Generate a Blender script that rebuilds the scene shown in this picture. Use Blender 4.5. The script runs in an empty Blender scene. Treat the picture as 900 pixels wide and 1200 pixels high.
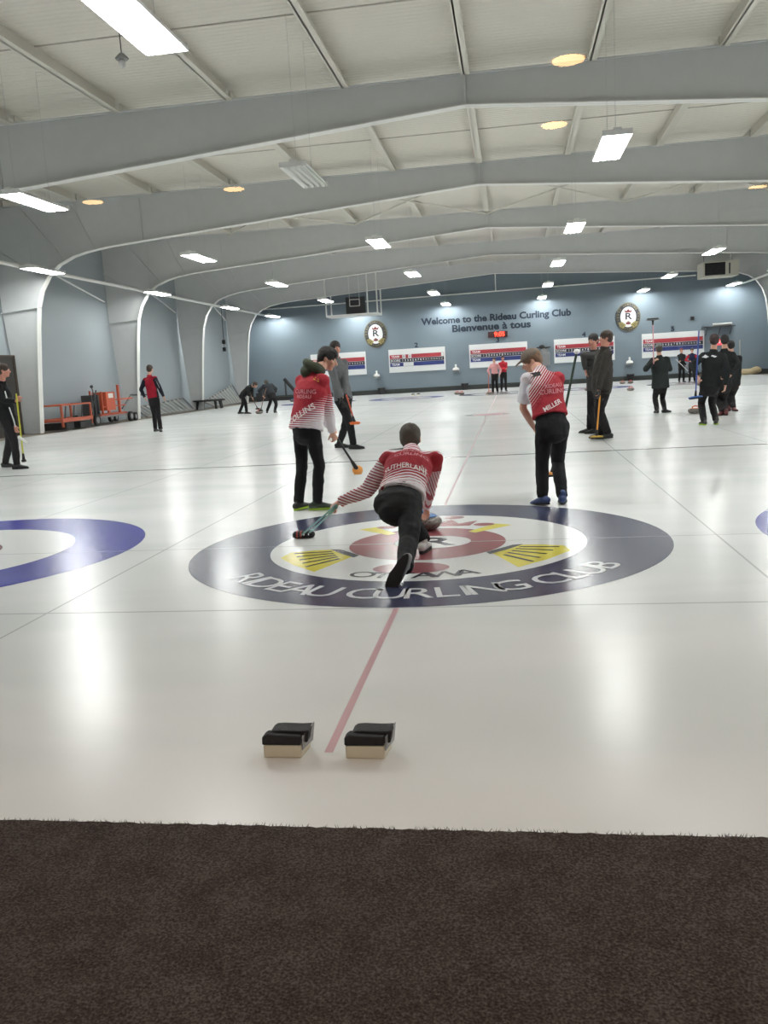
import bpy, math, random
from mathutils import Vector, Matrix
from mathutils.bvhtree import BVHTree
random.seed(7)
SC = bpy.context.scene
COL = SC.collection
V = Vector
PI = math.pi

# ------------------------------------------------------------------ camera
FPX, CAMH, PITCH, ROLL, YAW = 1007.716, 1.34319, 0.162034, -0.0585604, 0.154703
TEE, CX, SHEET = 6.56864, -0.69752, 4.32923
cy_, sy_ = math.cos(YAW), math.sin(YAW)
FW = V((-sy_*math.cos(PITCH), cy_*math.cos(PITCH), -math.sin(PITCH)))
RT0 = V((cy_, sy_, 0)); UP0 = RT0.cross(FW)
RT = math.cos(ROLL)*RT0 + math.sin(ROLL)*UP0
UPV = -math.sin(ROLL)*RT0 + math.cos(ROLL)*UP0
EYE = V((0, 0, CAMH))
def ray(px, py): return FW + RT*((px-450)/FPX) - UPV*((py-600)/FPX)
def atY(px, py, y):
    d = ray(px, py); return EYE + d*(y/d.y)
def atX(px, py, x):
    d = ray(px, py); return EYE + d*(x/d.x)
def atZ(px, py, z=0.0):
    d = ray(px, py); return EYE + d*((z-CAMH)/d.z)
cam = bpy.data.objects.new('camera', bpy.data.cameras.new('camera'))
COL.objects.link(cam)
cam.data.sensor_fit = 'HORIZONTAL'; cam.data.sensor_width = 36.0
cam.data.lens = FPX/900*36.0
cam.data.clip_start = 0.02; cam.data.clip_end = 300
m = Matrix((( RT.x, UPV.x, -FW.x, EYE.x), (RT.y, UPV.y, -FW.y, EYE.y), (RT.z, UPV.z, -FW.z, EYE.z), (0,0,0,1)))
cam.matrix_world = m
SC.camera = cam

# ------------------------------------------------------------------ materials
def lin(c):
    return tuple(((x/255)/12.92 if x/255 <= .04045 else ((x/255+.055)/1.055)**2.4) for x in c[:3])+(1,)
MATS = {}
def newmat(name):
    mt = bpy.data.materials.new(name); mt.use_nodes = True
    nt = mt.node_tree; b = nt.nodes['Principled BSDF']
    return mt, nt, b
def mat(name, c, rough=.6, metal=0, spec=.5, noise=0, nscale=20, bump=0, bscale=60, emit=0, ecol=None):
    if name in MATS: return MATS[name]
    mt, nt, b = newmat(name)
    col = lin(c)
    b.inputs['Base Color'].default_value = col
    b.inputs['Roughness'].default_value = rough
    b.inputs['Metallic'].default_value = metal
    b.inputs['Specular IOR Level'].default_value = spec
    if emit:
        b.inputs['Emission Color'].default_value = lin(ecol or c); b.inputs['Emission Strength'].default_value = emit
    tc = nt.nodes.new('ShaderNodeTexCoord')
    if noise:
        n = nt.nodes.new('ShaderNodeTexNoise'); n.inputs['Scale'].default_value = nscale; n.inputs['Detail'].default_value = 6
        nt.links.new(tc.outputs['Object'], n.inputs['Vector'])
        mx = nt.nodes.new('ShaderNodeMix'); mx.data_type = 'RGBA'
        mx.inputs['A'].default_value = tuple(x*(1-noise) for x in col[:3])+(1,)
        mx.inputs['B'].default_value = tuple(min(1, x*(1+noise)) for x in col[:3])+(1,)
        nt.links.new(n.outputs['Fac'], mx.inputs['Factor']); nt.links.new(mx.outputs['Result'], b.inputs['Base Color'])
    if bump:
        n2 = nt.nodes.new('ShaderNodeTexNoise'); n2.inputs['Scale'].default_value = bscale; n2.inputs['Detail'].default_value = 4
        nt.links.new(tc.outputs['Object'], n2.inputs['Vector'])
        bp = nt.nodes.new('ShaderNodeBump'); bp.inputs['Strength'].default_value = bump; bp.inputs['Distance'].default_value = .01
        nt.links.new(n2.outputs['Fac'], bp.inputs['Height']); nt.links.new(bp.outputs['Normal'], b.inputs['Normal'])
    MATS[name] = mt
    return mt
def mnode(nt, op, a, b=None, clamp=False):
    n = nt.nodes.new('ShaderNodeMath'); n.operation = op; n.use_clamp = clamp
    for i, v in enumerate((a, b)):
        if v is None: continue
        if isinstance(v, (int, float)): n.inputs[i].default_value = v
        else: nt.links.new(v, n.inputs[i])
    return n.outputs[0]
def vdot(nt, vec, d):
    n = nt.nodes.new('ShaderNodeVectorMath'); n.operation = 'DOT_PRODUCT'
    nt.links.new(vec, n.inputs[0]); n.inputs[1].default_value = d
    return n.outputs['Value']
def stripemat(name, red, white, sdir, freq, fdir, f0, fk, rough=.75, side=None):
    """white stripes on red whose width grows along fdir: width = clamp((p.fdir - f0)*fk); side=(dir,thresh): plain white beyond"""
    mt, nt, b = newmat(name)
    tc = nt.nodes.new('ShaderNodeTexCoord'); p = tc.outputs['Object']
    s = mnode(nt, 'FRACT', mnode(nt, 'MULTIPLY', vdot(nt, p, sdir), freq))
    w = mnode(nt, 'MULTIPLY', mnode(nt, 'SUBTRACT', vdot(nt, p, fdir), f0), fk, True)
    k = mnode(nt, 'LESS_THAN', s, w)
    if side:
        k = mnode(nt, 'MAXIMUM', k, mnode(nt, 'GREATER_THAN', vdot(nt, p, side[0]), side[1]))
    mx = nt.nodes.new('ShaderNodeMix'); mx.data_type = 'RGBA'
    mx.inputs['A'].default_value = lin(red); mx.inputs['B'].default_value = lin(white)
    nt.links.new(k, mx.inputs['Factor']); nt.links.new(mx.outputs['Result'], b.inputs['Base Color'])
    b.inputs['Roughness'].default_value = rough; b.inputs['Specular IOR Level'].default_value = .25
    return mt

# ------------------------------------------------------------------ mesh builder
class MB:
    def __init__(s): s.v = []; s.f = []
    def add(s, vs, fs):
        o = len(s.v); s.v += [V(a) for a in vs]; s.f += [tuple(i+o for i in f) for f in fs]; return s
    def box(s, c, d, rot=None):
        c = V(c); x, y, z = d[0]/2, d[1]/2, d[2]/2
        vs = [V((i*x, j*y, k*z)) for k in (-1, 1) for j in (-1, 1) for i in (-1, 1)]
        if rot is not None: vs = [rot @ a for a in vs]
        return s.add([a+c for a in vs], [(0,2,3,1),(4,5,7,6),(0,1,5,4),(2,6,7,3),(0,4,6,2),(1,3,7,5)])
    def bb(s, a, b):
        return s.box([(a[i]+b[i])/2 for i in range(3)], [abs(a[i]-b[i]) for i in range(3)])
    def loft(s, pts, rad, side=None, n=14, cap=True, rnd=False):
        pts = [V(p) for p in pts]; rad = [(r, r) if isinstance(r, (int, float)) else r for r in rad]
        if rnd:
            d0 = (pts[0]-pts[1]).normalized(); d1 = (pts[-1]-pts[-2]).normalized()
            A, B = [], []
            for t in (1.0, .87, .5):
                k = math.sqrt(max(0, 1-t*t)) if t < 1 else .12
                A.append((pts[0]+d0*min(rad[0])*t, (rad[0][0]*k, rad[0][1]*k))); B.append((pts[-1]+d1*min(rad[-1])*t, (rad[-1][0]*k, rad[-1][1]*k)))
            B.reverse()
            pts = [a[0] for a in A]+pts+[b[0] for b in B]; rad = [a[1] for a in A]+rad+[b[1] for b in B]
        vs = []; fs = []; prev = V(side) if side is not None else None
        for i, p in enumerate(pts):
            d = (pts[min(i+1, len(pts)-1)]-pts[max(i-1, 0)])
            d = d.normalized() if d.length > 1e-9 else V((0,0,1))
            ref = prev if prev is not None else (V((1,0,0)) if abs(d.x) < .8 else V((0,1,0)))
            a = ref - d*ref.dot(d)
            if a.length < 1e-5:
                ref = V((0,0,1)) if abs(d.z) < .8 else V((0,1,0)); a = ref-d*ref.dot(d)
            a.normalize(); b = d.cross(a)
            if prev is None: prev = a
            for k in range(n):
                t = 2*PI*k/n; vs.append(p+a*(math.cos(t)*rad[i][0])+b*(math.sin(t)*rad[i][1]))
        m_ = len(pts)
        for i in range(m_-1):
            for k in range(n):
                k2 = (k+1) % n; fs.append((i*n+k, i*n+k2, (i+1)*n+k2, (i+1)*n+k))
        if cap:
            fs.append(tuple(range(n-1, -1, -1))); fs.append(tuple(range((m_-1)*n, m_*n)))
        return s.add(vs, fs)
    def cap(s, a, b, r0, r1=None, n=12): return s.loft([a, b], [r0, r0 if r1 is None else r1], n=n, rnd=True)
    def cyl(s, a, b, r0, r1=None, n=16): return s.loft([a, b], [r0, r0 if r1 is None else r1], n=n)
    def ell(s, c, r, rot=None, nu=18, nv=12):
        c = V(c); vs = [V((0,0,-r[2]))]; fs = []
        for j in range(1, nv):
            t = PI*j/nv
            for i in range(nu):
                u = 2*PI*i/nu; vs.append(V((r[0]*math.sin(t)*math.cos(u), r[1]*math.sin(t)*math.sin(u), -r[2]*math.cos(t))))
        vs.append(V((0,0,r[2]))); L = len(vs)-1
        for i in range(nu):
            fs.append((0, 1+(i+1) % nu, 1+i)); fs.append((L, L-nu+i, L-nu+(i+1) % nu))
        for j in range(nv-2):
            for i in range(nu):
                a = 1+j*nu+i; b = 1+j*nu+(i+1) % nu; fs.append((a, b, b+nu, a+nu))
        if rot is not None: vs = [rot @ a for a in vs]
        return s.add([a+c for a in vs], fs)
    def lathe(s, c, prof, n=40, axis=None):
        c = V(c); vs = []; fs = []
        for r, z in prof:
            for i in range(n):
                t = 2*PI*i/n; vs.append(c+V((r*math.cos(t), r*math.sin(t), z)))
        for j in range(len(prof)-1):
            for i in range(n):
                k = (i+1) % n; fs.append((j*n+i, j*n+k, (j+1)*n+k, (j+1)*n+i))
        fs.append(tuple(range(n-1, -1, -1))); fs.append(tuple(range((len(prof)-1)*n, len(prof)*n)))
        return s.add(vs, fs)
    def prism(s, poly, off):
        """closed polygon (3D points) extruded by vector off"""
        n = len(poly); off = V(off); vs = [V(p) for p in poly]+[V(p)+off for p in poly]
        fs = [tuple(range(n-1, -1, -1)), tuple(range(n, 2*n))]+[(i, (i+1) % n, n+(i+1) % n, n+i) for i in range(n)]
        return s.add(vs, fs)
    def build(s, name, m_, parent=None, smooth=False, local=False, kind=None):
        off = V((0,0,0)) if (local or parent is None) else wloc(parent)
        me = bpy.data.meshes.new(name); me.from_pydata([tuple(a-off) for a in s.v], [], s.f)
        for mm in (m_ if isinstance(m_, (list, tuple)) else [m_]): me.materials.append(mm)
        me.update()
        import bmesh
        bm = bmesh.new(); bm.from_mesh(me); bmesh.ops.recalc_face_normals(bm, faces=bm.faces); bm.to_mesh(me); bm.free()
        if smooth:
            for p in me.polygons: p.use_smooth = True
            try: me.set_sharp_from_angle(angle=math.radians(smooth if smooth > 1 else 40))
            except Exception: pass
        o = bpy.data.objects.new(name, me); COL.objects.link(o)
        if parent is not None: o.parent = parent
        if kind: o['kind'] = kind
        return o
WL = {}
def wloc(o):
    l = V(o.location)
    while o.parent is not None:
        o = o.parent; l = l + o.location
    return l
def tag(o, label, cat, group=None, kind=None):
    o['label'] = label; o['category'] = cat
    if group: o['group'] = group
    if kind: o['kind'] = kind
    return o
def thing(name, label, cat, loc=(0,0,0), group=None):
    o = bpy.data.objects.new(name, None); COL.objects.link(o); o.location = V(loc); o.empty_display_size = .1
    return tag(o, label, cat, group)
def blob(mb, name, m_, parent, vox, sm=4, fold=0, fscale=.12, smooth_fac=.5):
    """one continuous skin round all the closed shapes of mb"""
    off = wloc(parent) if parent is not None else V((0,0,0))
    me = bpy.data.meshes.new(name); me.from_pydata([tuple(a-off) for a in mb.v], [], mb.f); me.update()
    import bmesh
    bm = bmesh.new(); bm.from_mesh(me); bmesh.ops.recalc_face_normals(bm, faces=bm.faces); bm.to_mesh(me); bm.free()
    t = bpy.data.objects.new('tmp', me); COL.objects.link(t)
    r = t.modifiers.new('r', 'REMESH'); r.mode = 'VOXEL'; r.voxel_size = vox; r.use_smooth_shade = True
    if sm:
        s_ = t.modifiers.new('s', 'SMOOTH'); s_.factor = smooth_fac; s_.iterations = sm
    if fold:
        tx = bpy.data.textures.new('folds', 'CLOUDS'); tx.noise_scale = fscale; tx.noise_depth = 2
        d = t.modifiers.new('d', 'DISPLACE'); d.texture = tx; d.strength = fold; d.mid_level = .5; d.texture_coords = 'LOCAL'
    dg = bpy.context.evaluated_depsgraph_get(); ev = t.evaluated_get(dg)
    nm = bpy.data.meshes.new_from_object(ev); nm.name = name
    nm.materials.clear()
    for mm in (m_ if isinstance(m_, (list, tuple)) else [m_]): nm.materials.append(mm)
    for p in nm.polygons: p.use_smooth = True; p.material_index = 0
    bpy.data.objects.remove(t); bpy.data.meshes.remove(me)
    o = bpy.data.objects.new(name, nm); COL.objects.link(o)
    if parent is not None: o.parent = parent
    return o
def textmesh(s, size=1.0, bold=0.0, extr=0.0, align='CENTER', res=3, sx=1.0):
    cu = bpy.data.curves.new('t', 'FONT'); cu.body = s; cu.size = size; cu.align_x = align; cu.align_y = 'CENTER'
    cu.offset = bold*size; cu.extrude = extr; cu.resolution_u = res
    o = bpy.data.objects.new('t', cu); COL.objects.link(o)
    dg = bpy.context.evaluated_depsgraph_get(); me = bpy.data.meshes.new_from_object(o.evaluated_get(dg))
    vs = [V((v.co.x*sx, v.co.y, v.co.z)) for v in me.vertices]; fs = [tuple(p.vertices) for p in me.polygons]
    bpy.data.objects.remove(o); bpy.data.meshes.remove(me)
    return vs, fs
def text(mb, s, origin, ex, ey, size, bold=0.02, extr=0.0, align='CENTER', sx=1.0):
    vs, fs = textmesh(s, size, bold, extr, align, sx=sx); ex = V(ex); ey = V(ey); n = ex.cross(ey)
    origin = V(origin)
    return mb.add([origin+ex*v.x+ey*v.y+n*v.z for v in vs], fs)
UPZ = V((0,0,1)); EX = V((1,0,0)); EY = V((0,1,0))

# ------------------------------------------------------------------ palette
M_web = mat('painted_steel_grey', (206,208,208), .55, noise=.05, nscale=3)
M_flange = mat('painted_steel_white', (238,238,234), .4)
M_purlin = mat('purlin_white', (214,210,200), .55)
M_wall_far = mat('blue_grey_wall', (118,131,141), .5, spec=.4, noise=.05, nscale=.8)
M_wall_side = mat('side_wall_panel', (156,165,170), .5, noise=.05, nscale=.6)
M_base = mat('dark_baseboard', (52,58,56), .6)
M_black = mat('black_matte', (22,22,24), .6)
M_rubber = mat('black_rubber', (24,24,26), .7, bump=.3, bscale=90)
M_white = mat('white_paint', (232,232,228), .4)
M_darkgrey = mat('dark_grey', (60,62,64), .5)
M_steel = mat('steel', (150,150,150), .35, metal=.8)
M_orange = mat('machine_orange', (186,84,56), .5, noise=.1)
M_skin = mat('skin', (206,158,136), .55, noise=.05, nscale=30)
M_skin_r = mat('skin_ruddy', (196,136,118), .55, noise=.05, nscale=30)
M_pants = mat('black_trousers', (30,31,33), .8, spec=.2)
M_hairk = mat('black_hair', (24,22,23), .6, bump=.8, bscale=160)
M_hairb = mat('brown_hair', (66,52,44), .65, bump=.8, bscale=160)
M_hairg = mat('short_grey_brown_hair', (84,78,70), .75, bump=.8, bscale=200)
M_eye = mat('eye', (40,32,28), .2)
M_lip = mat('lips', (160,96,88), .5)

# ------------------------------------------------------------------ ice and painted markings
def icemat(name, c, rough=.22, mott=0.0, c2=None):
    mt, nt, b = newmat(name)
    tc = nt.nodes.new('ShaderNodeTexCoord')
    b.inputs['Base Color'].default_value = lin(c)
    geo = nt.nodes.new('ShaderNodeNewGeometry')
    if mott:
        mp = nt.nodes.new('ShaderNodeMapping'); mp.inputs['Scale'].default_value = (.5, 1.5, 1); mp.inputs['Rotation'].default_value = (0, 0, -.5)
        nt.links.new(geo.outputs['Position'], mp.inputs['Vector'])
        n = nt.nodes.new('ShaderNodeTexNoise'); n.inputs['Scale'].default_value = .9; n.inputs['Detail'].default_value = 2.5; n.inputs['Roughness'].default_value = .5; n.inputs['Distortion'].default_value = .4
        nt.links.new(mp.outputs['Vector'], n.inputs['Vector'])
        mx = nt.nodes.new('ShaderNodeMix'); mx.data_type = 'RGBA'
        mx.inputs['A'].default_value = lin(c2); mx.inputs['B'].default_value = lin(c)
        r = nt.nodes.new('ShaderNodeMapRange'); r.interpolation_type = 'SMOOTHSTEP'; r.inputs['From Min'].default_value = .3; r.inputs['From Max'].default_value = .68
        nt.links.new(n.outputs['Fac'], r.inputs['Value']); nt.links.new(r.outputs['Result'], mx.inputs['Factor'])
        nt.links.new(mx.outputs['Result'], b.inputs['Base Color'])
        r2 = nt.nodes.new('ShaderNodeMapRange'); r2.inputs['To Min'].default_value = rough-.015; r2.inputs['To Max'].default_value = rough+.015
        nt.links.new(n.outputs['Fac'], r2.inputs['Value']); nt.links.new(r2.outputs['Result'], b.inputs['Roughness'])
    else:
        b.inputs['Roughness'].default_value = rough
    b.inputs['Specular IOR Level'].default_value = .5
    # pebble on the sheet
    n3 = nt.nodes.new('ShaderNodeTexNoise'); n3.inputs['Scale'].default_value = 55; n3.inputs['Detail'].default_value = 2
    nt.links.new(geo.outputs['Position'], n3.inputs['Vector'])
    bp = nt.nodes.new('ShaderNodeBump'); bp.inputs['Strength'].default_value = .05; bp.inputs['Distance'].default_value = .003
    nt.links.new(n3.outputs['Fac'], bp.inputs['Height']); nt.links.new(bp.outputs['Normal'], b.inputs['Normal'])
    return mt
I_white = icemat('ice_white', (238,239,238), .25, .06, (228,232,230))
I_paint = icemat('ice_painted_white', (238,240,238))
I_navy = icemat('ice_navy', (62,66,92))
I_blue = icemat('ice_blue', (58,58,158))
I_red = icemat('ice_dull_red', (150,84,90))
I_yellow = icemat('ice_yellow', (232,220,92))
I_letter = icemat('ice_letter', (222,224,226))
I_dk = icemat('ice_dark_paint', (58,60,74))
I_line = icemat('ice_line_grey', (196,200,200))
I_hog = icemat('ice_hog_line', (98,102,104))
I_redline = icemat('ice_centre_line', (206,166,172), .3)
ICE_L, ICE_R, ICE_N, ICE_F = -14.55, 13.05, 2.31, 50.72
mb = MB(); mb.bb((-16.2, -7.5, -.3), (14.9, 51.3, -.02))
fl = mb.build('floor', mat('concrete_floor', (120,112,102), .85, noise=.15, nscale=3), kind='structure')
mb = MB(); mb.bb((ICE_L, ICE_N-.25, -.02), (ICE_R, ICE_F, 0)); mb.build('ice_sheet', I_white, fl, kind='structure')
def disc(mb, c, r0, r1, z, n=96, rx=1.0):
    c = V(c); vs = []; fs = []
    for i in range(n):
        t = 2*PI*i/n; d = V((math.cos(t)*rx, math.sin(t), 0))
        vs += [V((c.x, c.y, z))+d*r1]
        if r0 > 0: vs += [V((c.x, c.y, z))+d*r0]
    if r0 > 0: fs = [(2*i, 2*((i+1) % n), 2*((i+1) % n)+1, 2*i+1) for i in range(n)]
    else: fs = [tuple(range(n))]
    return mb.add(vs, fs)
def ring_house(cx, cy, label, outer, logo=False, mid=None):
    t = thing('curling_house', label, 'curling house', (cx, cy, 0))
    disc(MB(), (cx, cy), 1.22, 1.83, .0012).build('outer_ring', outer, t)
    disc(MB(), (cx, cy), 0, 1.22, .0009).build('white_field', I_paint, t)
    disc(MB(), (cx, cy), 0, .61, .0014).build('centre_disc', I_red if logo else mid, t)
    disc(MB(), (cx, cy), 0, .15, .0018).build('button', I_paint, t)
    return t
def P2(l): return [V((CX+a, TEE+b, .0016)) for a, b in l]
hs = ring_house(CX, TEE, 'navy and white house with club lettering under the crouching curler', I_navy, True)
mb = MB(); letters = 'RIDEAU CURLING CLUB'
def arctext(mb, s, a0, a1, r, size, bold, sx=1.0, centre=(CX, TEE), z=.0024, inner=False):
    n = len(s)-1
    wts = [.62 if c == ' ' else (.45 if c == 'I' else 1.0) for c in s]
    tot = sum((wts[i]+wts[i+1])/2 for i in range(n)); acc = 0
    for i, c in enumerate(s):
        if i: acc += (wts[i-1]+wts[i])/2
        a = math.radians(a0+(a1-a0)*acc/tot)
        if c == ' ': continue
        d = V((math.cos(a), math.sin(a), 0)); ey = -d; ex = ey.cross(UPZ)
        if inner: ey = d; ex = ey.cross(UPZ)
        text(mb, c, V((centre[0], centre[1], z))+d*r, ex, ey, size, bold, sx=sx)
arctext(mb, letters, -138, -35.5, 1.54, .34, .004, z=.003)
mb.build('ring_lettering', I_letter, hs)
mb = MB(); arctext(mb, 'OTTAWA', -108.5, -70.5, 1.075, .215, .01, sx=1.15); mb.build('city_lettering', I_dk, hs)
def flat(l, name, m_, parent, z=.0016):
    pts = [V((CX+a, TEE+b, z)) for a, b in l]; return MB().add(pts, [tuple(range(len(pts)))]).build(name, m_, parent)
for side in (-1, 1):
    bh = flat([(side*.50, -.40), (side*.66, -.17), (side*.85, -.17), (side*1.04, -.24), (side*1.07, -.42), (side*.90, -.68), (side*.70, -.90)], 'painted_broom', I_yellow, hs, .0017)
    mb = MB()
    mb.add([V((CX+side*a, TEE+b, .0017)) for a, b in ((.66,.66),(.52,.74),(.30,.42),(.36,.36))], [(0,1,2,3)]); mb.build('painted_broom_handle', I_yellow, bh)
    mb = MB()
    for k in range(5):
        t_ = k/4; c0 = V((side*(.60+.22*t_*.5), -.50+.26*t_, 0)); c1 = V((side*(.80+.20*t_), -.74+.46*t_, 0))
        d = (c1-c0).normalized(); nn = V((-d.y, d.x, 0))*.014
        mb.add([V((CX, TEE, .0024))+q for q in (c0-nn, c1-nn, c1+nn, c0+nn)], [(0,1,2,3)])
    mb.build('broom_slit', I_dk, bh)
    flat([(side*.47,-.40),(side*.50,-.47),(side*.62,-.33),(side*.74,-.155),(side*.66,-.165)], 'broom_band', I_dk, bh, .0022)
mb = MB(); disc(mb, (CX-.03, TEE-.85), 0, .165, .0017, rx=1.6); mb.build('painted_stone', I_red, hs)
mb = MB()
mb.add([V((CX+a, TEE+b, .0019)) for a, b in ((-.30,.68),(.30,.68),(.36,.92),(.2,.80),(.12,1.0),(0,.82),(-.12,1.0),(-.2,.80),(-.36,.92))], [(0,1,2,3,4,5,6,7,8)])
for q in ((.42,.72),(-.42,.72),(.14,1.1),(-.14,1.1)): disc(mb, (CX+q[0], TEE+q[1]), 0, .07, .0019, 20, 1.3)
mb.build('painted_crown', I_red, hs)
mb = MB(); disc(mb, (CX+.04, TEE+.02), 0, .24, .0026, rx=1.25); ov = mb.build('white_oval', I_paint, hs)
mb = MB(); text(mb, 'R', (CX+.05, TEE+.02, .0032), EX, EY, .42, .02, sx=1.3); mb.build('monogram', I_dk, ov)
far_tee = TEE+34.75
ring_house(CX-SHEET, TEE, 'large bright blue ring in the near ice beside the navy house', I_blue, mid=I_red)
ring_house(CX+SHEET, TEE, 'near blue ring house of which only a sliver shows past the navy one', I_blue, mid=I_red)
ring_house(CX, far_tee, 'distant navy house where the pink-jacketed person stands', I_navy, True)
ring_house(CX-SHEET, far_tee, 'distant blue house below scoreboard 2', I_blue, mid=I_red)
ring_house(CX+SHEET, far_tee, 'distant blue house with several stones below scoreboard 4', I_blue, mid=I_red)
ring_house(CX-2*SHEET, far_tee, 'distant blue house behind the grey-sweatered man, by the corner', I_blue, mid=I_red)
ring_house(CX+2*SHEET, far_tee, 'distant navy house below scoreboard 5', I_navy, True)
def line(name, a, b, w, m_, z=.0006):
    a = V(a); b = V(b); d = (b-a).normalized(); n = V((-d.y, d.x, 0))*w/2
    q = [a-n, b-n, b+n, a+n]
    return MB().add([V((p.x, p.y, z)) for p in q], [(0,1,2,3)]).build(name, m_, fl, kind='structure')
line('hog_line', (ICE_L, TEE+6.4, 0), (ICE_R, TEE+6.4, 0), .085, I_hog)
line('hog_line', (ICE_L, TEE+28.35, 0), (ICE_R, TEE+28.35, 0), .085, I_hog)
for y in (TEE, far_tee): line('tee_line', (ICE_L, y, 0), (ICE_R, y, 0), .016, I_line, .0021)
for y in (TEE-1.835, far_tee+1.835): line('back_line', (ICE_L, y, 0), (ICE_R, y, 0), .02, I_line)
for k in (-2, -1, 0, 1): line('side_line', (CX+SHEET*(k+.5), ICE_N, 0), (CX+SHEET*(k+.5), 46.5, 0), .016, I_line)
for k in (-2, -1, 1, 2): line('centre_line', (CX+SHEET*k, TEE-3.7, 0), (CX+SHEET*k, 45.3, 0), .015, I_line, .0005)
line('centre_line', (CX, TEE-3.72, 0), (CX, TEE-1.84, 0), .032, I_redline, .0007)
line('centre_line', (CX, TEE+1.84, 0), (CX, far_tee-1.84, 0), .022, icemat('ice_faint_red', (216,188,192), .3), .0007)
t = thing('ice_logo', 'small grey and red round crest painted at mid-sheet beyond the crouching curler', 'ice marking', (CX, 24.0, 0))
disc(MB(), (CX, 24.0), .42, .62, .0012, rx=1.0).build('crest_ring', I_line, t)
disc(MB(), (CX, 24.0), 0, .42, .0010).build('crest_field', I_redline, t)

# ------------------------------------------------------------------ carpet in front of the ice
mt, nt, b = newmat('carpet')
tc = nt.nodes.new('ShaderNodeTexCoord'); n = nt.nodes.new('ShaderNodeTexNoise'); n.inputs['Scale'].default_value = 150; n.inputs['Detail'].default_value = 3
nt.links.new(tc.outputs['Object'], n.inputs['Vector'])
n2 = nt.nodes.new('ShaderNodeTexNoise'); n2.inputs['Scale'].default_value = 9; n2.inputs['Detail'].default_value = 8; nt.links.new(tc.outputs['Object'], n2.inputs['Vector'])
cr = nt.nodes.new('ShaderNodeValToRGB'); e = cr.color_ramp.elements
e[0].position = .36; e[0].color = lin((46,39,36)); e[1].position = .66; e[1].color = lin((94,88,84))
e_ = cr.color_ramp.elements.new(.52); e_.color = lin((74,64,59))
ad = mnode(nt, 'ADD', mnode(nt, 'MULTIPLY', n.outputs['Fac'], .78), mnode(nt, 'MULTIPLY', n2.outputs['Fac'], .22))
nt.links.new(ad, cr.inputs['Fac']); nt.links.new(cr.outputs['Color'], b.inputs['Base Color'])
b.inputs['Roughness'].default_value = .95; b.inputs['Specular IOR Level'].default_value = .1
bp = nt.nodes.new('ShaderNodeBump'); bp.inputs['Strength'].default_value = .9; bp.inputs['Distance'].default_value = .006
nt.links.new(n.outputs['Fac'], bp.inputs['Height']); nt.links.new(bp.outputs['Normal'], b.inputs['Normal'])
M_carpet = mt
mb = MB(); top = []; N = 700
for i in range(N+1):
    x = -7+14*i/N; top.append(V((x, ICE_N+random.uniform(-.004, .004), .018)))
bot = [V((7, .46, .018)), V((-7, .46, .018))]
mb.prism(top+bot, (0, 0, -.036))
carpet = mb.build('walkway_carpet', M_carpet, fl, kind='structure')
mb = MB()
for i in range(520):
    x = random.uniform(-2.4, 1.4); h = random.uniform(.003, .012); w = .0012; l = random.uniform(-.012, .012)
    mb.add([(x-w, ICE_N, .016), (x+w, ICE_N, .016), (x+l, ICE_N+random.uniform(0, .008), .018+h)], [(0,1,2)])
mb.build('carpet_fringe', M_carpet, fl, kind='structure')

# ------------------------------------------------------------------ shell
def drop(y, z):
    w = min(1, max(0, (z-5.0)/1.45)); return z - .0115*max(0, y-18.6)*w
XL, XR, YF = -16.0, 14.5, 51.0
RIDGE = -.75
mb = MB(); mb.bb((XL-.2, .3, -.02), (XL, YF+.2, 7.6)); mb.build('wall_left', M_wall_side, kind='structure')
mb = MB(); mb.bb((XR, .3, -.02), (XR+.2, YF+.2, 7.6)); mb.build('wall_right', M_wall_side, kind='structure')
mb = MB(); mb.bb((XL, YF, -.02), (XR, YF+.2, 7.6)); wf = mb.build('wall_far', M_wall_far, kind='structure')
mb = MB(); mb.bb((XL, YF-.05, 0), (XR, YF, .26)); mb.build('baseboard_far', M_base, kind='structure')
mb = MB(); mb.bb((XL, ICE_F+.0, -.02), (XR, YF-.05, .02)); mb.build('trim_1', mat('rubber_edge', (70,66,62), .8), kind='structure')
# near wall with the lounge window
WX0, WX1, WZ0, WZ1 = -3.2, 3.2, .45, 2.35
mb = MB()
mb.bb((XL, .3, 0), (WX0, .44, 7.6)); mb.bb((WX1, .3, 0), (XR, .44, 7.6)); mb.bb((WX0, .3, 0), (WX1, .44, WZ0)); mb.bb((WX0, .3, WZ1), (WX1, .44, 7.6))
mb.build('wall_near', M_wall_side, kind='structure')
# ceiling deck with corrugation bump
mt, nt, b = newmat('corrugated_deck')
geo = nt.nodes.new('ShaderNodeNewGeometry'); s = mnode(nt, 'FRACT', mnode(nt, 'MULTIPLY', vdot(nt, geo.outputs['Position'], (0,1,0)), 6.5))
tri = mnode(nt, 'ABSOLUTE', mnode(nt, 'SUBTRACT', s, .5))
tri = mnode(nt, 'MULTIPLY', mnode(nt, 'SUBTRACT', tri, .12), 6, True)
bp = nt.nodes.new('ShaderNodeBump'); bp.inputs['Strength'].default_value = .55; bp.inputs['Distance'].default_value = .03
nt.links.new(tri, bp.inputs['Height']); nt.links.new(bp.outputs['Normal'], b.inputs['Normal'])
b.inputs['Base Color'].default_value = lin((222,217,207)); b.inputs['Roughness'].default_value = .6
M_deck = mt
mb = MB()
def zdeck(x, y): return drop(y, 7.36)
ys = [.3, 10, 18.6, 26, 33.45, 40.9, 48.3, 51.2]
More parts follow.
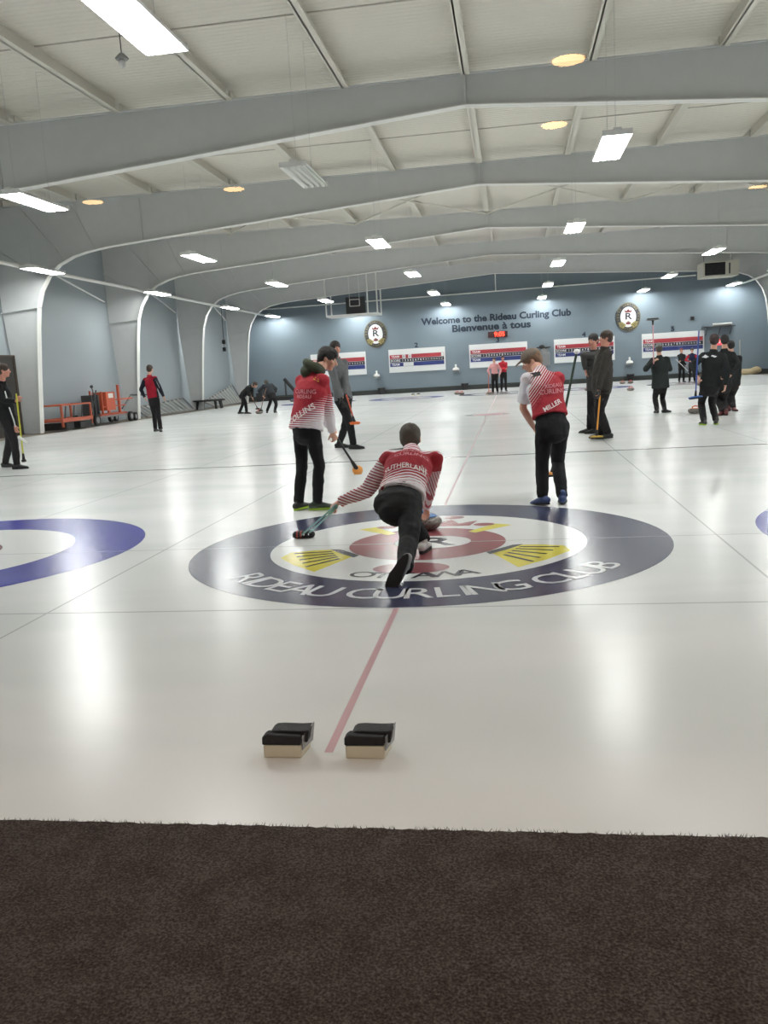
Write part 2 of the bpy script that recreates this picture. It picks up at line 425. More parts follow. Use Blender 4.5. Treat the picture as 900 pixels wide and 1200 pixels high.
for i in range(len(ys)-1):
    for x0, x1 in ((XL-.2, XR+.2),):
        a, c = ys[i], ys[i+1]
        mb.add([(x0,a,zdeck(0,a)),(x1,a,zdeck(0,a)),(x1,c,zdeck(0,c)),(x0,c,zdeck(0,c)),(x0,a,zdeck(0,a)+.1),(x1,a,zdeck(0,a)+.1),(x1,c,zdeck(0,c)+.1),(x0,c,zdeck(0,c)+.1)],
               [(0,1,2,3),(4,5,6,7),(0,1,5,4),(2,3,7,6),(1,2,6,5),(0,3,7,4)])
ceil = mb.build('ceiling', M_deck, kind='structure')
PX = [RIDGE+2.47*k for k in range(-6, 7)]
for x in PX:
    mb = MB()
    for i in range(len(ys)-1):
        a, c = ys[i]+.13, ys[i+1]-.13
        za, zc = drop(a, 7.09), drop(c, 7.09)
        for (dx0, dx1, dz0, dz1) in ((-.015, .015, 0, .27), (-.06, .12, 0, .03)):
            mb.add([(x+dx0,a,za+dz0),(x+dx1,a,za+dz0),(x+dx1,c,zc+dz0),(x+dx0,c,zc+dz0),(x+dx0,a,za+dz1),(x+dx1,a,za+dz1),(x+dx1,c,zc+dz1),(x+dx0,c,zc+dz1)],
                   [(0,1,2,3),(4,5,6,7),(0,1,5,4),(2,3,7,6),(1,2,6,5),(0,3,7,4)])
    mb.build('purlin', M_purlin, ceil, kind='structure')
for y in (12.9, 15.3, 21.2, 23.4, 29.8, 37.2):      # lap seams and bridging of the deck
    mb = MB(); mb.bb((XL, y, zdeck(0, y)-.02), (XR, y+.025, zdeck(0, y)-.0)); mb.build('deck_seam', mat('seam', (196,192,184), .7), ceil, kind='structure')
# rigid steel frames
INNER = [(-15.08, 0), (-14.92, 1.8), (-14.76, 3.3), (-14.66, 3.95), (-14.48, 4.45), (-14.2, 4.86), (-13.8, 5.2), (-13.3, 5.42), (-12.8, 5.54), (-12.1, 5.64), (RIDGE, 6.53)]
def frame(y, idx):
    L = [(x, drop(y, z)) for x, z in INNER]
    R = [(2*RIDGE-x, z) for x, z in reversed(L[:-1])]
    pts = L+R
    top = drop(y, 7.12)
    t = bpy.data.objects.new('trim_%d' % idx, None); COL.objects.link(t); t.location = (RIDGE, y, 0); t['kind'] = 'structure'
    # web
    mb = MB(); w = .012; n = len(pts)
    def cx(q, sgn): return (q[0] if sgn < 0 else 2*RIDGE-q[0], q[1])
    def pr(l, sgn): mb.prism([V((cx(q, sgn)[0], y-w, q[1])) for q in l], (0, 2*w, 0))
    for sgn in (-1, 1):
        kk = 3
        for a_, c_ in zip(L[:kk], L[1:kk+1]):
            def o_(z): return (XL+.35-.3*min(1, z/3.95), z)
            pr([a_, c_, o_(c_[1]), o_(a_[1])], sgn)
        curve = [q for q in L[kk:] if q[0] <= -12.5]
        pr(curve+[(curve[-1][0], top), (XL+.05, top), (XL+.05, curve[0][1])], sgn)
        pr([curve[-1], L[-2], L[-1], (RIDGE, top), (curve[-1][0], top)], sgn)
    mb.build('web', M_web, t, kind='structure')
    mb = MB(); fwid = .24
    for i in range(n-1):
        a = V((pts[i][0], 0, pts[i][1])); c = V((pts[i+1][0], 0, pts[i+1][1])); d = (c-a).normalized(); nn = V((-d.z, 0, d.x))*.022
        mb.add([q+V((0, y+s_*fwid/2, 0)) for s_ in (-1, 1) for q in (a-nn*0, c-nn*0, c+nn, a+nn)], [(0,1,2,3),(4,5,6,7),(0,1,5,4),(2,3,7,6),(0,3,7,4),(1,2,6,5)])
    mb.build('inner_flange', M_flange, t, kind='structure')
    mb = MB(); mb.bb((XL+.05, y-.1, top), (XR-.05, y+.1, top+.02)); mb.build('top_flange', M_web, t, kind='structure')
    mb = MB()
    for sgn in (-1, 1):
        def q(x, z): return (x if sgn < 0 else 2*RIDGE-x, z)
        def rib(p0, p1, th=.012, dep=.1):
            a = V((p0[0], y, p0[1])); c = V((p1[0], y, p1[1])); d = (c-a).normalized(); nn = V((-d.z, 0, d.x))*th
            for side in (-1, 1):
                mb.add([v+V((0, o, 0)) for o in (side*.012, side*dep) for v in (a-nn, c-nn, c+nn, a+nn)], [(0,1,2,3),(4,5,6,7),(0,1,5,4),(2,3,7,6),(0,3,7,4),(1,2,6,5)])
        rib(q(-14.64, 3.95), q(XL+.05, 3.85))
        for p0, p1 in (((-14.3, 4.75), (XL+.05, 5.9)), ((-13.6, 5.3), (-14.9, 7.05)), ((-12.6, 5.57), (-13.2, 7.05)), ((-11.0, 5.73), (-11.0, 7.05))):
            rib(q(*p0), (q(p1[0], drop(y, p1[1]))), .009, .07)
    rib((RIDGE, drop(y, 6.53)), (RIDGE, drop(y, 7.1)), .02, .11)
    mb.build('stiffener', M_web, t, kind='structure')
for i, y in enumerate((10.0, 18.6, 26.0, 33.45, 40.9, 48.3)): frame(y, i+2)
# struts along the side walls, ridge hanger, wall pipe, cross bracing
mb = MB()
for sgn in (-1, 1):
    x = -14.05 if sgn < 0 else 2*RIDGE+14.05
    mb.cyl((x, .5, 5.0), (x, YF, 4.93), .055, n=10)
mb.build('trim_9', M_flange, kind='structure', smooth=True)
mb = MB(); mb.cyl((XL, YF-.12, 5.36), (10.2, YF-.12, 5.56), .035, n=8); mb.cyl((RIDGE, YF-.12, 5.45), (RIDGE, YF-.12, 6.7), .03, n=8)
mb.build('trim_10', M_flange, kind='structure')
mb = MB()
for (x0, x1) in ((RIDGE-2.47*2, RIDGE), (RIDGE, RIDGE+2.47*2), (RIDGE-2.47*4, RIDGE-2.47*2), (RIDGE+4.94, RIDGE+9.88)):
    mb.cyl((x0, 26.2, 6.9), (x1, 33.3, 6.85), .03, n=6); mb.cyl((x1, 26.2, 6.9), (x0, 33.3, 6.85), .03, n=6)
mb.build('trim_11', M_purlin, kind='structure')
for sgn in (-1, 1):
    mb = MB()
    for y in (18.6, 26.0, 33.45, 40.9):
        a = V((-14.2, y+.1, 5.0)); c = V((XL+.1, y+7.1, 4.7))
        if sgn > 0: a.x = 2*RIDGE-a.x; c.x = 2*RIDGE-c.x
        mb.cyl(a, c, .03, n=6)
    mb.build('trim_%d' % (13+sgn), M_web, kind='structure')

# ------------------------------------------------------------------ lounge behind the glass
mt, nt, b = newmat('window_glass')
for nd in list(nt.nodes): nt.nodes.remove(nd)
out = nt.nodes.new('ShaderNodeOutputMaterial'); tr = nt.nodes.new('ShaderNodeBsdfTransparent'); gl = nt.nodes.new('ShaderNodeBsdfGlossy'); gl.inputs['Roughness'].default_value = 0.0
fr = nt.nodes.new('ShaderNodeFresnel'); fr.inputs['IOR'].default_value = 1.5; mxs = nt.nodes.new('ShaderNodeMixShader')
nt.links.new(fr.outputs[0], mxs.inputs[0]); nt.links.new(tr.outputs[0], mxs.inputs[1]); nt.links.new(gl.outputs[0], mxs.inputs[2]); nt.links.new(mxs.outputs[0], out.inputs[0])
M_glass = mt
GY = .36
win = bpy.data.objects.new('window_1', None); COL.objects.link(win); win.location = (0, GY, WZ0); win['kind'] = 'structure'
MB().add([(WX0, GY, WZ0), (WX1, GY, WZ0), (WX1, GY, WZ1), (WX0, GY, WZ1)], [(0,1,2,3)]).build('pane', M_glass, win, kind='structure')
mb = MB(); fw_ = .05
mb.bb((WX0, .3, WZ0), (WX1, .44, WZ0+fw_)); mb.bb((WX0, .3, WZ1-fw_), (WX1, .44, WZ1)); mb.bb((WX0, .3, WZ0), (WX0+fw_, .44, WZ1)); mb.bb((WX1-fw_, .3, WZ0), (WX1, .44, WZ1))
mb.build('window_frame', M_darkgrey, win, kind='structure')
M_lounge = mat('lounge_wall', (120,84,62), .7); M_lc = mat('lounge_ceiling', (150,138,124), .8)
mb = MB(); mb.bb((-6, -7.4, 0), (6, -7.3, 2.6)); mb.build('wall_lounge_back', M_lounge, kind='structure')
for x, nm in ((-6, 'wall_lounge_west'), (6, 'wall_lounge_east')):
    mb = MB(); mb.bb((x, -7.4, 0), (x+.1, .3, 2.6)); mb.build(nm, M_lounge, kind='structure')
mb = MB(); mb.bb((-6, -7.4, 2.52), (6.1, .3, 2.62)); mb.build('ceiling_lounge', M_lc, kind='structure')
mb = MB(); mb.bb((-6, -7.3, -.02), (6, .3, .01)); mb.build('floor_lounge', mat('lounge_floor', (60,48,42), .8), kind='structure')
M_down = mat('downlight_glow', (255,214,150), .5, emit=26, ecol=(255,206,136))
M_trim = mat('downlight_trim', (220,210,190), .4)
DL = [('nearest the window glass', .26, 3.7), ('second from the window glass', .25, 4.64), ('over the dim middle of the lounge', -1.66, 5.39), ('by the west lounge wall', -2.59, 5.38), ('by the east lounge wall', 1.81, 6.88)]
for nm, x, yv in DL:
    y = 2*GY-yv
    t = thing('recessed_downlight', 'warm round lounge downlight mirrored in the glass, '+nm, 'ceiling light', (x, y, 2.52), 'lounge downlights')
    MB().lathe((x, y, 2.505), [(.055, .012), (.07, .0), (.08, .008), (.08, .015)], 28).build('trim_ring', M_trim, t)
    MB().lathe((x, y, 2.5), [(.03, .0), (.062, .003), (.062, .008)], 24).build('lamp', M_down, t)

# ------------------------------------------------------------------ suspended hall lights
LAMP = 62
M_lampon = mat('lit_tube', (255,255,250), .3, emit=LAMP, ecol=(250,252,250))
M_lampoff = mat('unlit_tube', (225,226,222), .3)
M_refl = mat('white_reflector', (235,235,232), .35)
M_wire = mat('thin_wire', (190,190,188), .5)
def make_light(x, y, lit, label):
    z = 4.85
    t = thing('ceiling_light', label, 'ceiling light', (x, y, z), 'suspended hall lights')
    mb = MB(); L = .88; W = .235
    prof = [(-W, 0), (-W-.01, .03), (-.15, .085), (.15, .085), (W+.01, .03), (W, 0), (W-.02, .012), (.14, .07), (-.14, .07), (-W+.02, .012)]
    mb.prism([V((x+a, y-L, z+c)) for a, c in prof], (0, 2*L, 0))
    for s_ in (-1, 1): mb.bb((x-W, y+s_*L-.01, z+.0), (x+W, y+s_*L+.01, z+.085))
    mb.bb((x-.06, y-L, z+.085), (x+.06, y+L, z+.12))
    mb.build('housing', M_refl, t)
    for k in range(4):
        cx = x+(k-1.5)*.105
        MB().loft([(cx, y-L+.03, z+.018), (cx, y+L-.03, z+.018)], [.026, .026], n=8).build('tube', M_lampon if lit else M_lampoff, t, smooth=True)
    for s_ in (-1, 1):
        MB().cyl((x, y+s_*.6, z+.12), (x, y+s_*.62, drop(y, 7.36)), .003, n=5).build('wire', M_wire, t)
    return t
rowX = [(-13.65, 'beside the far wall columns row'), (-8.8, 'in the row over the outermost visible sheet'), (-3.55, 'in the row just before the ridge'), (1.8, 'in the row just past the ridge'), (7.25, 'in the row before the vent unit'), (11.95, 'in the row by the exit sign wall')]
rowY = [(8.1, 'closest to the window'), (15.85, 'second out from the window'), (24.65, 'third out'), (33.1, 'fourth out'), (42.0, 'fifth out'), (49.8, 'last before the far wall')]
for x, rn in rowX:
    for y, yn in rowY:
        lit = not (x == -3.55 and y == 15.85)
        if x == -3.55 and y == 8.1: yy = 8.65
        else: yy = y
        nm = {-13.65: 'over the column line with the orange machine', -8.8: 'over the sheet of the red-vested man', -3.55: 'over the sheet edge by scoreboard 2', 1.8: 'over the sheet edge by scoreboard 3', 7.25: 'over the sheet edge by scoreboard 5', 11.95: 'over the side by the exit sign'}[x]
        make_light(x, yy, lit, ('lit tube light ' if lit else 'unlit tube light ')+nm+', '+yn)

for x in (-2.6, 0, 2.6):  # added unseen fill lights above the window, to warm the near ice
    ld = bpy.data.lights.new('added_warm_fill', 'AREA'); ld.shape = 'RECTANGLE'; ld.size = 1.2; ld.size_y = .15; ld.energy = 15; ld.color = (1, .74, .58)
    lo = bpy.data.objects.new('added_warm_fill', ld); COL.objects.link(lo); lo.location = (x, .62, 3.1); lo.rotation_euler = (math.radians(35), 0, 0)
# ------------------------------------------------------------------ far wall furniture
W0 = YF+.0005
M_board = mat('board_white', (226,228,228), .4); M_bred = mat('board_red', (162,52,62), .5); M_bblk = mat('board_black', (28,34,46), .5); M_bblu = mat('board_blue', (36,50,112), .5)
M_txtw = mat('board_lettering', (236,236,236), .5); M_navytxt = mat('wall_lettering', (28,42,58), .5)
def board(x0, num, w=3.33, tags=()):
    z1, z0 = 2.56, 1.22; x1 = x0+w; y = W0-.06
    t = thing('scoreboard', {'2': 'white scoreboard carrying score cards, right of the first crest'.replace('right of the first crest', 'beside the oval crest'), '3': 'white scoreboard below the red digital clock', '4': 'white scoreboard behind the two men in dark brown jackets', '5': 'white scoreboard behind the man in a grey hat'}[num] if num != '1' else 'white scoreboard partly hidden behind the grey-sweatered man', 'scoreboard', (x0, W0, z0))
    MB().bb((x0, y, z0), (x1, W0, z1)).build('panel', M_board, t)
    rows = [('TEAM', M_bred, 2.02, 2.24), ('SCORE', M_bblk, 1.80, 2.0), ('TEAM', M_bblu, 1.56, 1.78)]
    for nm, mm, a, c in rows:
        r = MB().bb((x0+.07, y-.015, a), (x1-.07, y, c)).build('row_strip', mm, t)
        mb = MB(); text(mb, nm, (x0+.4, y-.017, (a+c)/2), EX, UPZ, .17, .02, sx=1.1); mb.build('row_lettering', M_txtw, r)
        if nm == 'SCORE':
            mb = MB()
            for k in range(16): text(mb, str(k+1), (x0+.83+k*.153, y-.017, (a+c)/2), EX, UPZ, .17 if k < 9 else .13, .02, sx=1.0 if k < 9 else .75)
            mb.build('score_numerals', M_txtw, r)
    for (a, c, zz, s_) in tags:
        tg = MB().bb((x0+a, y-.03, zz-.1), (x0+c, y-.016, zz+.1)).build('score_card', M_board, t)
        if s_: mb = MB(); text(mb, s_, (x0+(a+c)/2, y-.032, zz), EX, UPZ, .17, .02); mb.build('card_numeral', M_bblk, tg)
    if num != '1':
        mb = MB(); text(mb, num, (x0+w*.5, W0-.012, 2.73), EX, UPZ, .36, .035, .01, sx=1.15); o = mb.build('sheet_number', M_navytxt)
        tag(o, 'dark blue wall numeral '+{'2': 'two above the scoreboard with score cards', '3': 'three just below the red clock', '4': 'four above the board behind the brown-jacketed men', '5': 'five above the board behind the hatted man'}[num], 'wall lettering')
board(-11.83, '1'); board(-7.13, '2', tags=((.82, 1.0, 2.13, '8'), (1.17, 1.35, 2.13, '6'), (.86, 1.46, 1.67, ''), (3.1, 3.25, 2.13, '')))
board(-2.40, '3'); board(2.44, '4', 3.37); board(7.30, '5', 3.36)
mb = MB(); text(mb, 'Welcome to the Rideau Curling Club', (-.84, W0-.012, 4.02), EX, UPZ, .52, .035, .01, sx=1.0)
vs = mb.v; xs = [v.x for v in vs]; k = 8.55/(max(xs)-min(xs)); c0 = (max(xs)+min(xs))/2
mb.v = [V((-.84+(v.x-c0)*k, v.y, v.z)) for v in vs]
tag(mb.build('wall_lettering', M_navytxt), 'upper dark blue line of welcome lettering on the far wall', 'wall lettering')
mb = MB(); text(mb, 'Bienvenue à tous', (-1.08, W0-.012, 3.52), EX, UPZ, .55, .035, .01)
xs = [v.x for v in mb.v]; k = 4.5/(max(xs)-min(xs)); c0 = (max(xs)+min(xs))/2
mb.v = [V((-1.08+(v.x-c0)*k, v.y, v.z)) for v in mb.v]
tag(mb.build('wall_lettering', M_navytxt), 'lower dark blue line of French welcome lettering above the clock', 'wall lettering')
# clock
t = thing('digital_clock', 'red digital wall clock reading 9:05 above scoreboard 3', 'clock', (-.72, W0, 3.05))
MB().bb((-1.28, W0-.09, 2.89), (-.16, W0, 3.22)).build('case', mat('clock_case', (60,26,28), .4), t)
mb = MB(); text(mb, '9:05', (-.62, W0-.095, 3.05), EX, UPZ, .34, .02, sx=1.05); mb.build('digits', mat('red_led', (255,60,40), .4, emit=6, ecol=(255,50,34)), t)
# oval crests
M_cn = mat('crest_navy', (40,44,54), .5); M_gold = mat('crest_gold', (150,138,84), .5); M_dkred = mat('crest_dark_red', (110,44,48), .5)
def crest(cx, cz, label):
    t = thing('wall_crest', label, 'club crest', (cx, W0, cz)); rx, rz = .67, .80
    def oval(a, b_, d0, d1, n=48): 
        m_ = MB(); m_.prism([V((cx+a*math.cos(2*PI*i/n), W0-d0, cz+b_*math.sin(2*PI*i/n))) for i in range(n)], (0, d0-d1, 0)); return m_
    oval(rx, rz, .05, 0).build('navy_oval', M_cn, t)
    mb = MB(); n = 48
    for i in range(n):
        a0, a1 = 2*PI*i/n, 2*PI*(i+1)/n
        mb.add([(cx+k*rx*math.cos(a), W0-.053, cz+k*rz*math.sin(a)) for k, a in ((.955, a0), (.955, a1), (.975, a1), (.975, a0))], [(0,1,2,3)])
    mb.build('gold_border', M_gold, t)
    oval(.43, .56, .06, .05).build('white_centre', M_board, t)
    mb = MB(); s_ = 'RIDEAU CURLING CLUB'
    for i, c in enumerate(s_):
        a = math.radians(205-230*i/(len(s_)-1)); d = V((math.cos(a), 0, math.sin(a)))
        if c != ' ': text(mb, c, V((cx+d.x*.55, W0-.055, cz+d.z*.68)), V((d.z, 0, -d.x)), d, .14, .0)
    mb.build('gold_lettering', M_gold, t)
    mb = MB(); text(mb, 'R', (cx, W0-.064, cz+.03), EX, UPZ, .5, .02, sx=1.25); mb.build('monogram', M_cn, t)
    mb = MB()
    mb.add([(cx+a, W0-.064, cz+.25+b_) for a, b_ in ((-.16,0),(.16,0),(.22,.17),(.1,.08),(0,.2),(-.1,.08),(-.22,.17))], [(0,1,2,3,4,5,6)]); mb.build('crown', M_dkred, t)
    for s2 in (-1, 1):
        mb = MB(); mb.add([(cx+s2*a, W0-.066, cz+b_) for a, b_ in ((.12,-.42),(.36,-.24),(.52,-.32),(.46,-.5),(.28,-.62))], [(0,1,2,3,4)]); o = mb.build('crossed_broom', M_gold, t)
        mb = MB()
        for k in range(3): mb.add([(cx+s2*a, W0-.068, cz+b_) for a, b_ in ((.24+k*.06,-.42+k*.04),(.36+k*.05,-.54+k*.07),(.38+k*.05,-.52+k*.07),(.26+k*.06,-.40+k*.04))], [(0,1,2,3)])
        mb.build('broom_slit', M_cn, o)
    mb = MB(); mb.ell((cx, W0-.064, cz-.34), (.14, .01, .07)); mb.box((cx, W0-.066, cz-.25), (.1, .02, .03)); mb.build('curling_stone_emblem', M_dkred, t)
    mb = MB()
    for i, c in enumerate('OTTAWA'):
        a = math.radians(240+60*i/5); d = V((math.cos(a), 0, math.sin(a))); text(mb, c, V((cx+d.x*.54, W0-.055, cz+d.z*.67)), V((-d.z, 0, d.x)), -d, .12, .01)
    mb.build('city_lettering', M_gold, t)
crest(-7.83, 3.52, 'oval navy and gold club crest on the wall beside scoreboard 2')
crest(6.57, 3.55, 'oval navy and gold club crest on the wall between scoreboards 4 and 5')
# dispensers, bins
def dispenser(x, z, label):
    t = thing('wall_dispenser', label, 'wall dispenser', (x, W0, z))
    MB().lathe((x, W0-.2, z+.02), [(.2, .0), (.17, .1), (.05, .16), (.06, .3), (.03, .33)], 20).build('white_hood', M_white, t, smooth=True)
    mb = MB(); mb.bb((x-.2, W0-.36, z-.1), (x+.2, W0, z+.02)); mb.build('tray', mat('grey_tray', (120,124,126), .5), t)
    return t
def bin_(x, label):
    t = thing('waste_bin', label, 'bin', (x, W0-.4, 0))
    MB().loft([(x, W0-.35, 0), (x, W0-.35, .36)], [(.16, .13), (.21, .17)], n=20).build('body', M_black, t, smooth=True)
    MB().loft([(x, W0-.35, .355), (x, W0-.35, .385)], [(.225, .185), (.225, .185)], n=20).build('rim', M_darkgrey, t, smooth=True)
dispenser(-7.88, 1.05, 'white wall dispenser below the crest beside scoreboard 2'); bin_(-7.63, 'black bin on the ice edge under the crest by scoreboard 2')
dispenser(-3.2, 1.15, 'white wall dispenser above the bin holding a broom'); bin_(-2.72, 'black bin between scoreboards 2 and 3 with a broom in it')
dispenser(6.6, .98, 'white wall dispenser under the crest beyond the brown-jacketed men'); bin_(6.62, 'black bin between scoreboards 4 and 5')
# wall rack with jackets by scoreboard 3
t = thing('coat_hook_rack', 'black cap and grey jacket hung on the wall between scoreboards 3 and 4', 'coat rack', (1.85, W0, 1.5))
MB().bb((1.45, W0-.05, 2.12), (2.25, W0, 2.2)).build('rail', M_darkgrey, t)
mb = MB(); mb.loft([(1.9, W0-.15, 2.1), (1.9, W0-.18, 1.8), (1.92, W0-.16, 1.15)], [(.15, .08), (.3, .11), (.27, .1)], side=EX, rnd=True); blob(mb, 'grey_jacket', mat('grey_cloth', (126,128,130), .9), t, .03, 2)
mb = MB(); mb.ell((1.75, W0-.17, 2.2), (.17, .11, .12)); mb.ell((2.0, W0-.2, 2.13), (.16, .1, .05)); blob(mb, 'black_cap', M_black, t, .02, 1)
# exit sign, sensor, shelf, vent unit, platform
P = atY(842, 401, W0); t = thing('exit_sign', 'small glowing red exit sign high on the far wall beyond scoreboard 5', 'exit sign', (P.x, W0, P.z))
MB().bb((P.x-.24, W0-.09, P.z-.16), (P.x+.24, W0, P.z+.16)).build('case', mat('exit_red', (220,60,70), .5, emit=.9, ecol=(255,70,84)), t)
mb = MB(); text(mb, 'EXIT', (P.x, W0-.093, P.z), EX, UPZ, .2, .01); mb.build('lettering', mat('exit_pink', (255,190,190), .5, emit=1.2), t)
P = atY(811, 373, W0); t = thing('wall_speaker', 'tiny dark square speaker on the wall above scoreboard 5', 'speaker', (P.x, W0, P.z))
MB().bb((P.x-.1, W0-.1, P.z-.1), (P.x+.1, W0, P.z+.1)).build('cabinet', M_darkgrey, t)
MB().bb((P.x-.08, W0-.11, P.z-.08), (P.x+.08, W0-.1, P.z+.08)).build('grille', M_black, t)
yv = 46.5; A = atY(824, 325, yv); B = atY(866, 304, yv)
t = thing('ventilation_unit', 'boxy white ventilation unit with black grille hanging by the ceiling', 'ventilation unit', (A.x, yv, A.z))
MB().bb((A.x, yv, A.z), (B.x, yv+1.4, B.z)).build('housing', mat('unit_cream', (214,210,196), .5), t)
g = MB().bb((A.x+.08, yv-.02, A.z+.07), (A.x+.62*(B.x-A.x), yv, B.z-.07)).build('grille', M_black, t)
mb = MB()
for k in range(7): zz = A.z+.11+k*(B.z-A.z-.22)/6; mb.bb((A.x+.1, yv-.03, zz), (A.x+.6*(B.x-A.x), yv-.02, zz+.012))
mb.build('louvre', M_darkgrey, g)
MB().bb((A.x+.72*(B.x-A.x), yv-.02, A.z+.1), (A.x+.76*(B.x-A.x), yv, B.z-.12)).build('access_strip', M_darkgrey, t)
for dx in (.1, .9): MB().cyl((A.x+dx*(B.x-A.x), yv+.7, B.z), (A.x+dx*(B.x-A.x), yv+.7, 7.1), .02, n=6).build('hanger_rod', M_steel, t)
yv = 47.2; A = atY(382, 371, yv); B = atY(443, 366, yv); zz = 4.42
t = thing('hanging_platform', 'white open frame platform hung from the roof above scoreboard 2', 'platform', (A.x, yv, zz))
MB().bb((A.x, yv, zz), (B.x, yv+1.5, zz+.1)).build('deck', M_white, t)
for (x, y) in ((A.x+.03, yv+.03), (B.x-.03, yv+.03), (B.x-.03, yv+1.45), (A.x+.03, yv+1.45), (B.x-.55, yv+.03)):
    MB().cyl((x, y, zz+.1), (x, y, drop(48, 5.8)+1.2), .04, n=8).build('post', M_white, t)
mb = MB(); mb.bb((A.x+.9, yv+1.3, zz+.12), (A.x+2.0, yv+1.4, zz+1.1)); mb.build('back_panel', M_darkgrey, t)
mb = MB()
x0, x1, z0, z1 = A.x+1.25, A.x+1.8, zz+.55, zz+.9
for q in (((x0, z0), (x1, z0)), ((x1, z0), (x1, z1)), ((x1, z1), (x0, z1)), ((x0, z1), (x0, z0))): mb.cyl((q[0][0], yv+.6, q[0][1]), (q[1][0], yv+.6, q[1][1]), .025, n=6)
mb.cyl((x0, yv+.6, z1), (x0, yv+.6, 6.9), .012, n=5); mb.cyl((x1, yv+.6, z1), (x1, yv+.6, 6.9), .012, n=5)
mb.build('hoop_frame', M_white, t)
P = atY(845, 381, 50.4); t = thing('wall_shelf', 'grey wall shelf with rolled items beside the end column', 'shelf', (P.x, 50.7, P.z))
MB().bb((P.x-.9, 50.35, P.z-.1), (P.x+.75, 51, P.z-.04)).build('board', M_darkgrey, t)
for dx in (-.7, 0, .6): MB().cyl((P.x+dx, 50.5, P.z-.1), (P.x+dx, 50.98, P.z-.5), .02, n=6).build('bracket', M_darkgrey, t)
mb = MB(); mb.cyl((P.x-.4, 50.6, P.z+.04), (P.x+.6, 50.6, P.z+.04), .09); mb.build('roll', mat('roll_grey', (165,166,162), .7), t, smooth=True)
P = atY(877, 437, 50.3)
mb = MB(); mb.ell((P.x-.1, 50.35, .16), (.75, .25, .17)); mb.ell((P.x+.4, 50.3, .24), (.3, .2, .18)); 
tag(blob(mb, 'tarpaulin_bundle', mat('tarp_beige', (176,160,128), .9, noise=.2, nscale=3), None, .04, 2, .06, .2), 'crumpled beige tarpaulin on the floor by the end column', 'tarpaulin')
mb = MB(); mb.bb((P.x-2.6, 50.3, 0), (P.x-1.2, 50.7, .14)); mb.bb((P.x-2.4, 50.35, .14), (P.x-1.5, 50.65, .24)); tag(mb.build('timber_plank', mat('brown_plank', (98,76,62), .8)), 'stacked brown planks on the floor behind the black-jacketed group', 'planks')
mb = MB(); mb.cyl((P.x-.35, 50.65, 0), (P.x-.3, 50.98, 1.9), .02, n=6); tag(mb.build('leaning_pole', mat('pale_pole', (190,180,160), .6)), 'thin pale pole leaning in the corner by the end column', 'pole')

# ------------------------------------------------------------------ things along the column wall
def wheel(mb_, c, r, w): mb_.lathe((0,0,0), [], 3) if False else None
A = (26.5, 32.9)
t = thing('ice_scraper_machine', 'orange wheeled ice scraping machine parked against the wall', 'machine', (-15.2, 30, 0))
xm = -15.15
mb = MB()
for dx in (-.35, .35): mb.bb((xm+dx-.03, 28.9, .26), (xm+dx+.03, 32.4, .32))
for y in (29.0, 30.4, 31.6, 32.35): mb.bb((xm-.35, y-.03, .26), (xm+.35, y+.03, .32))
mb.build('chassis', M_steel, t)
mb = MB(); mb.bb((xm-.3, 29.7, .32), (xm+.3, 31.9, .38)); mb.bb((xm-.25, 30.0, .38), (xm-.19, 30.06, 1.25)); mb.bb((xm+.19, 30.0, .38), (xm+.25, 30.06, 1.2)); mb.bb((xm+.2, 31.35, .38), (xm+.27, 31.45, 1.42)); mb.bb((xm-.25, 31.35, .38), (xm-.19, 31.45, .9)); mb.bb((xm-.25, 30, .85), (xm+.25, 30.06, .9)); mb.bb((xm+.2, 31.0, .85), (xm+.25, 32.6, .9))
mb.bb((xm+.2, 30, .62), (xm+.25, 31.9, .66))
mb.build('uprights', M_orange, t)
b1 = MB().bb((xm-.25, 30.25, .5), (xm+.3, 30.95, 1.18)).build('engine_box', M_orange, t)
MB().bb((xm+.3, 30.42, .95), (xm+.31, 30.8, 1.12)).build('data_plate', M_white, b1)
mb = MB()
for y in (29.3, 29.55, 29.8): mb.bb((xm-.2, y, .35), (xm+.2, y+.06, 1.1))
mb.cyl((xm+.2, 29.2, .5), (xm+.1, 29.9, 1.25), .03, n=8); mb.ell((xm+.1, 29.6, 1.4), (.06, .06, .06)); mb.cyl((xm+.1, 29.6, 1.4), (xm, 29.9, 1.1), .02, n=6)
mb.build('lever', M_darkgrey, t)
for y, r in ((29.1, .21), (31.9, .19), (32.3, .16)):
    for dx in (-.4, .42):
        w = MB().loft([(xm+dx-.05, y, r), (xm+dx+.05, y, r)], [r, r], n=28).build('wheel', M_rubber, t, smooth=True)
        MB().loft([(xm+dx-.055, y, r), (xm+dx+.055, y, r)], [r*.55, r*.55], n=20).build('hub', M_steel, w, smooth=True)
hd_ = MB(); hd_.cyl((xm+.1, 31.9, .5), (xm+.1, 32.8, 1.0), .025, n=8); hd_.cyl((xm+.1, 32.8, 1.0), (xm+.1, 34.0, .95), .035, n=8); hd_.cyl((xm-.2, 34.0, .95), (xm+.4, 34.0, .95), .025, n=8); hd_.build('push_handle', M_darkgrey, t)
t = thing('blade_carriage', 'orange railed blade carriage hitched before the orange machine', 'machine', (-15.2, 27.6, 0))
mb = MB()
for dx in (-.35, .4):
    for y in (26.75, 28.75): mb.bb((xm+dx-.03, y-.03, .12), (xm+dx+.03, y+.03, .86))
    mb.bb((xm+dx-.03, 26.75, .82), (xm+dx+.03, 28.75, .87)); mb.bb((xm+dx-.04, 26.7, .28), (xm+dx+.04, 28.8, .4))
for y in (26.75, 28.75): mb.bb((xm-.35, y-.03, .82), (xm+.4, y+.03, .87)); mb.bb((xm-.35, y-.03, .3), (xm+.4, y+.03, .36))
mb.build('rail_frame', mat('worn_orange', (176,88,62), .6, noise=.15), t)
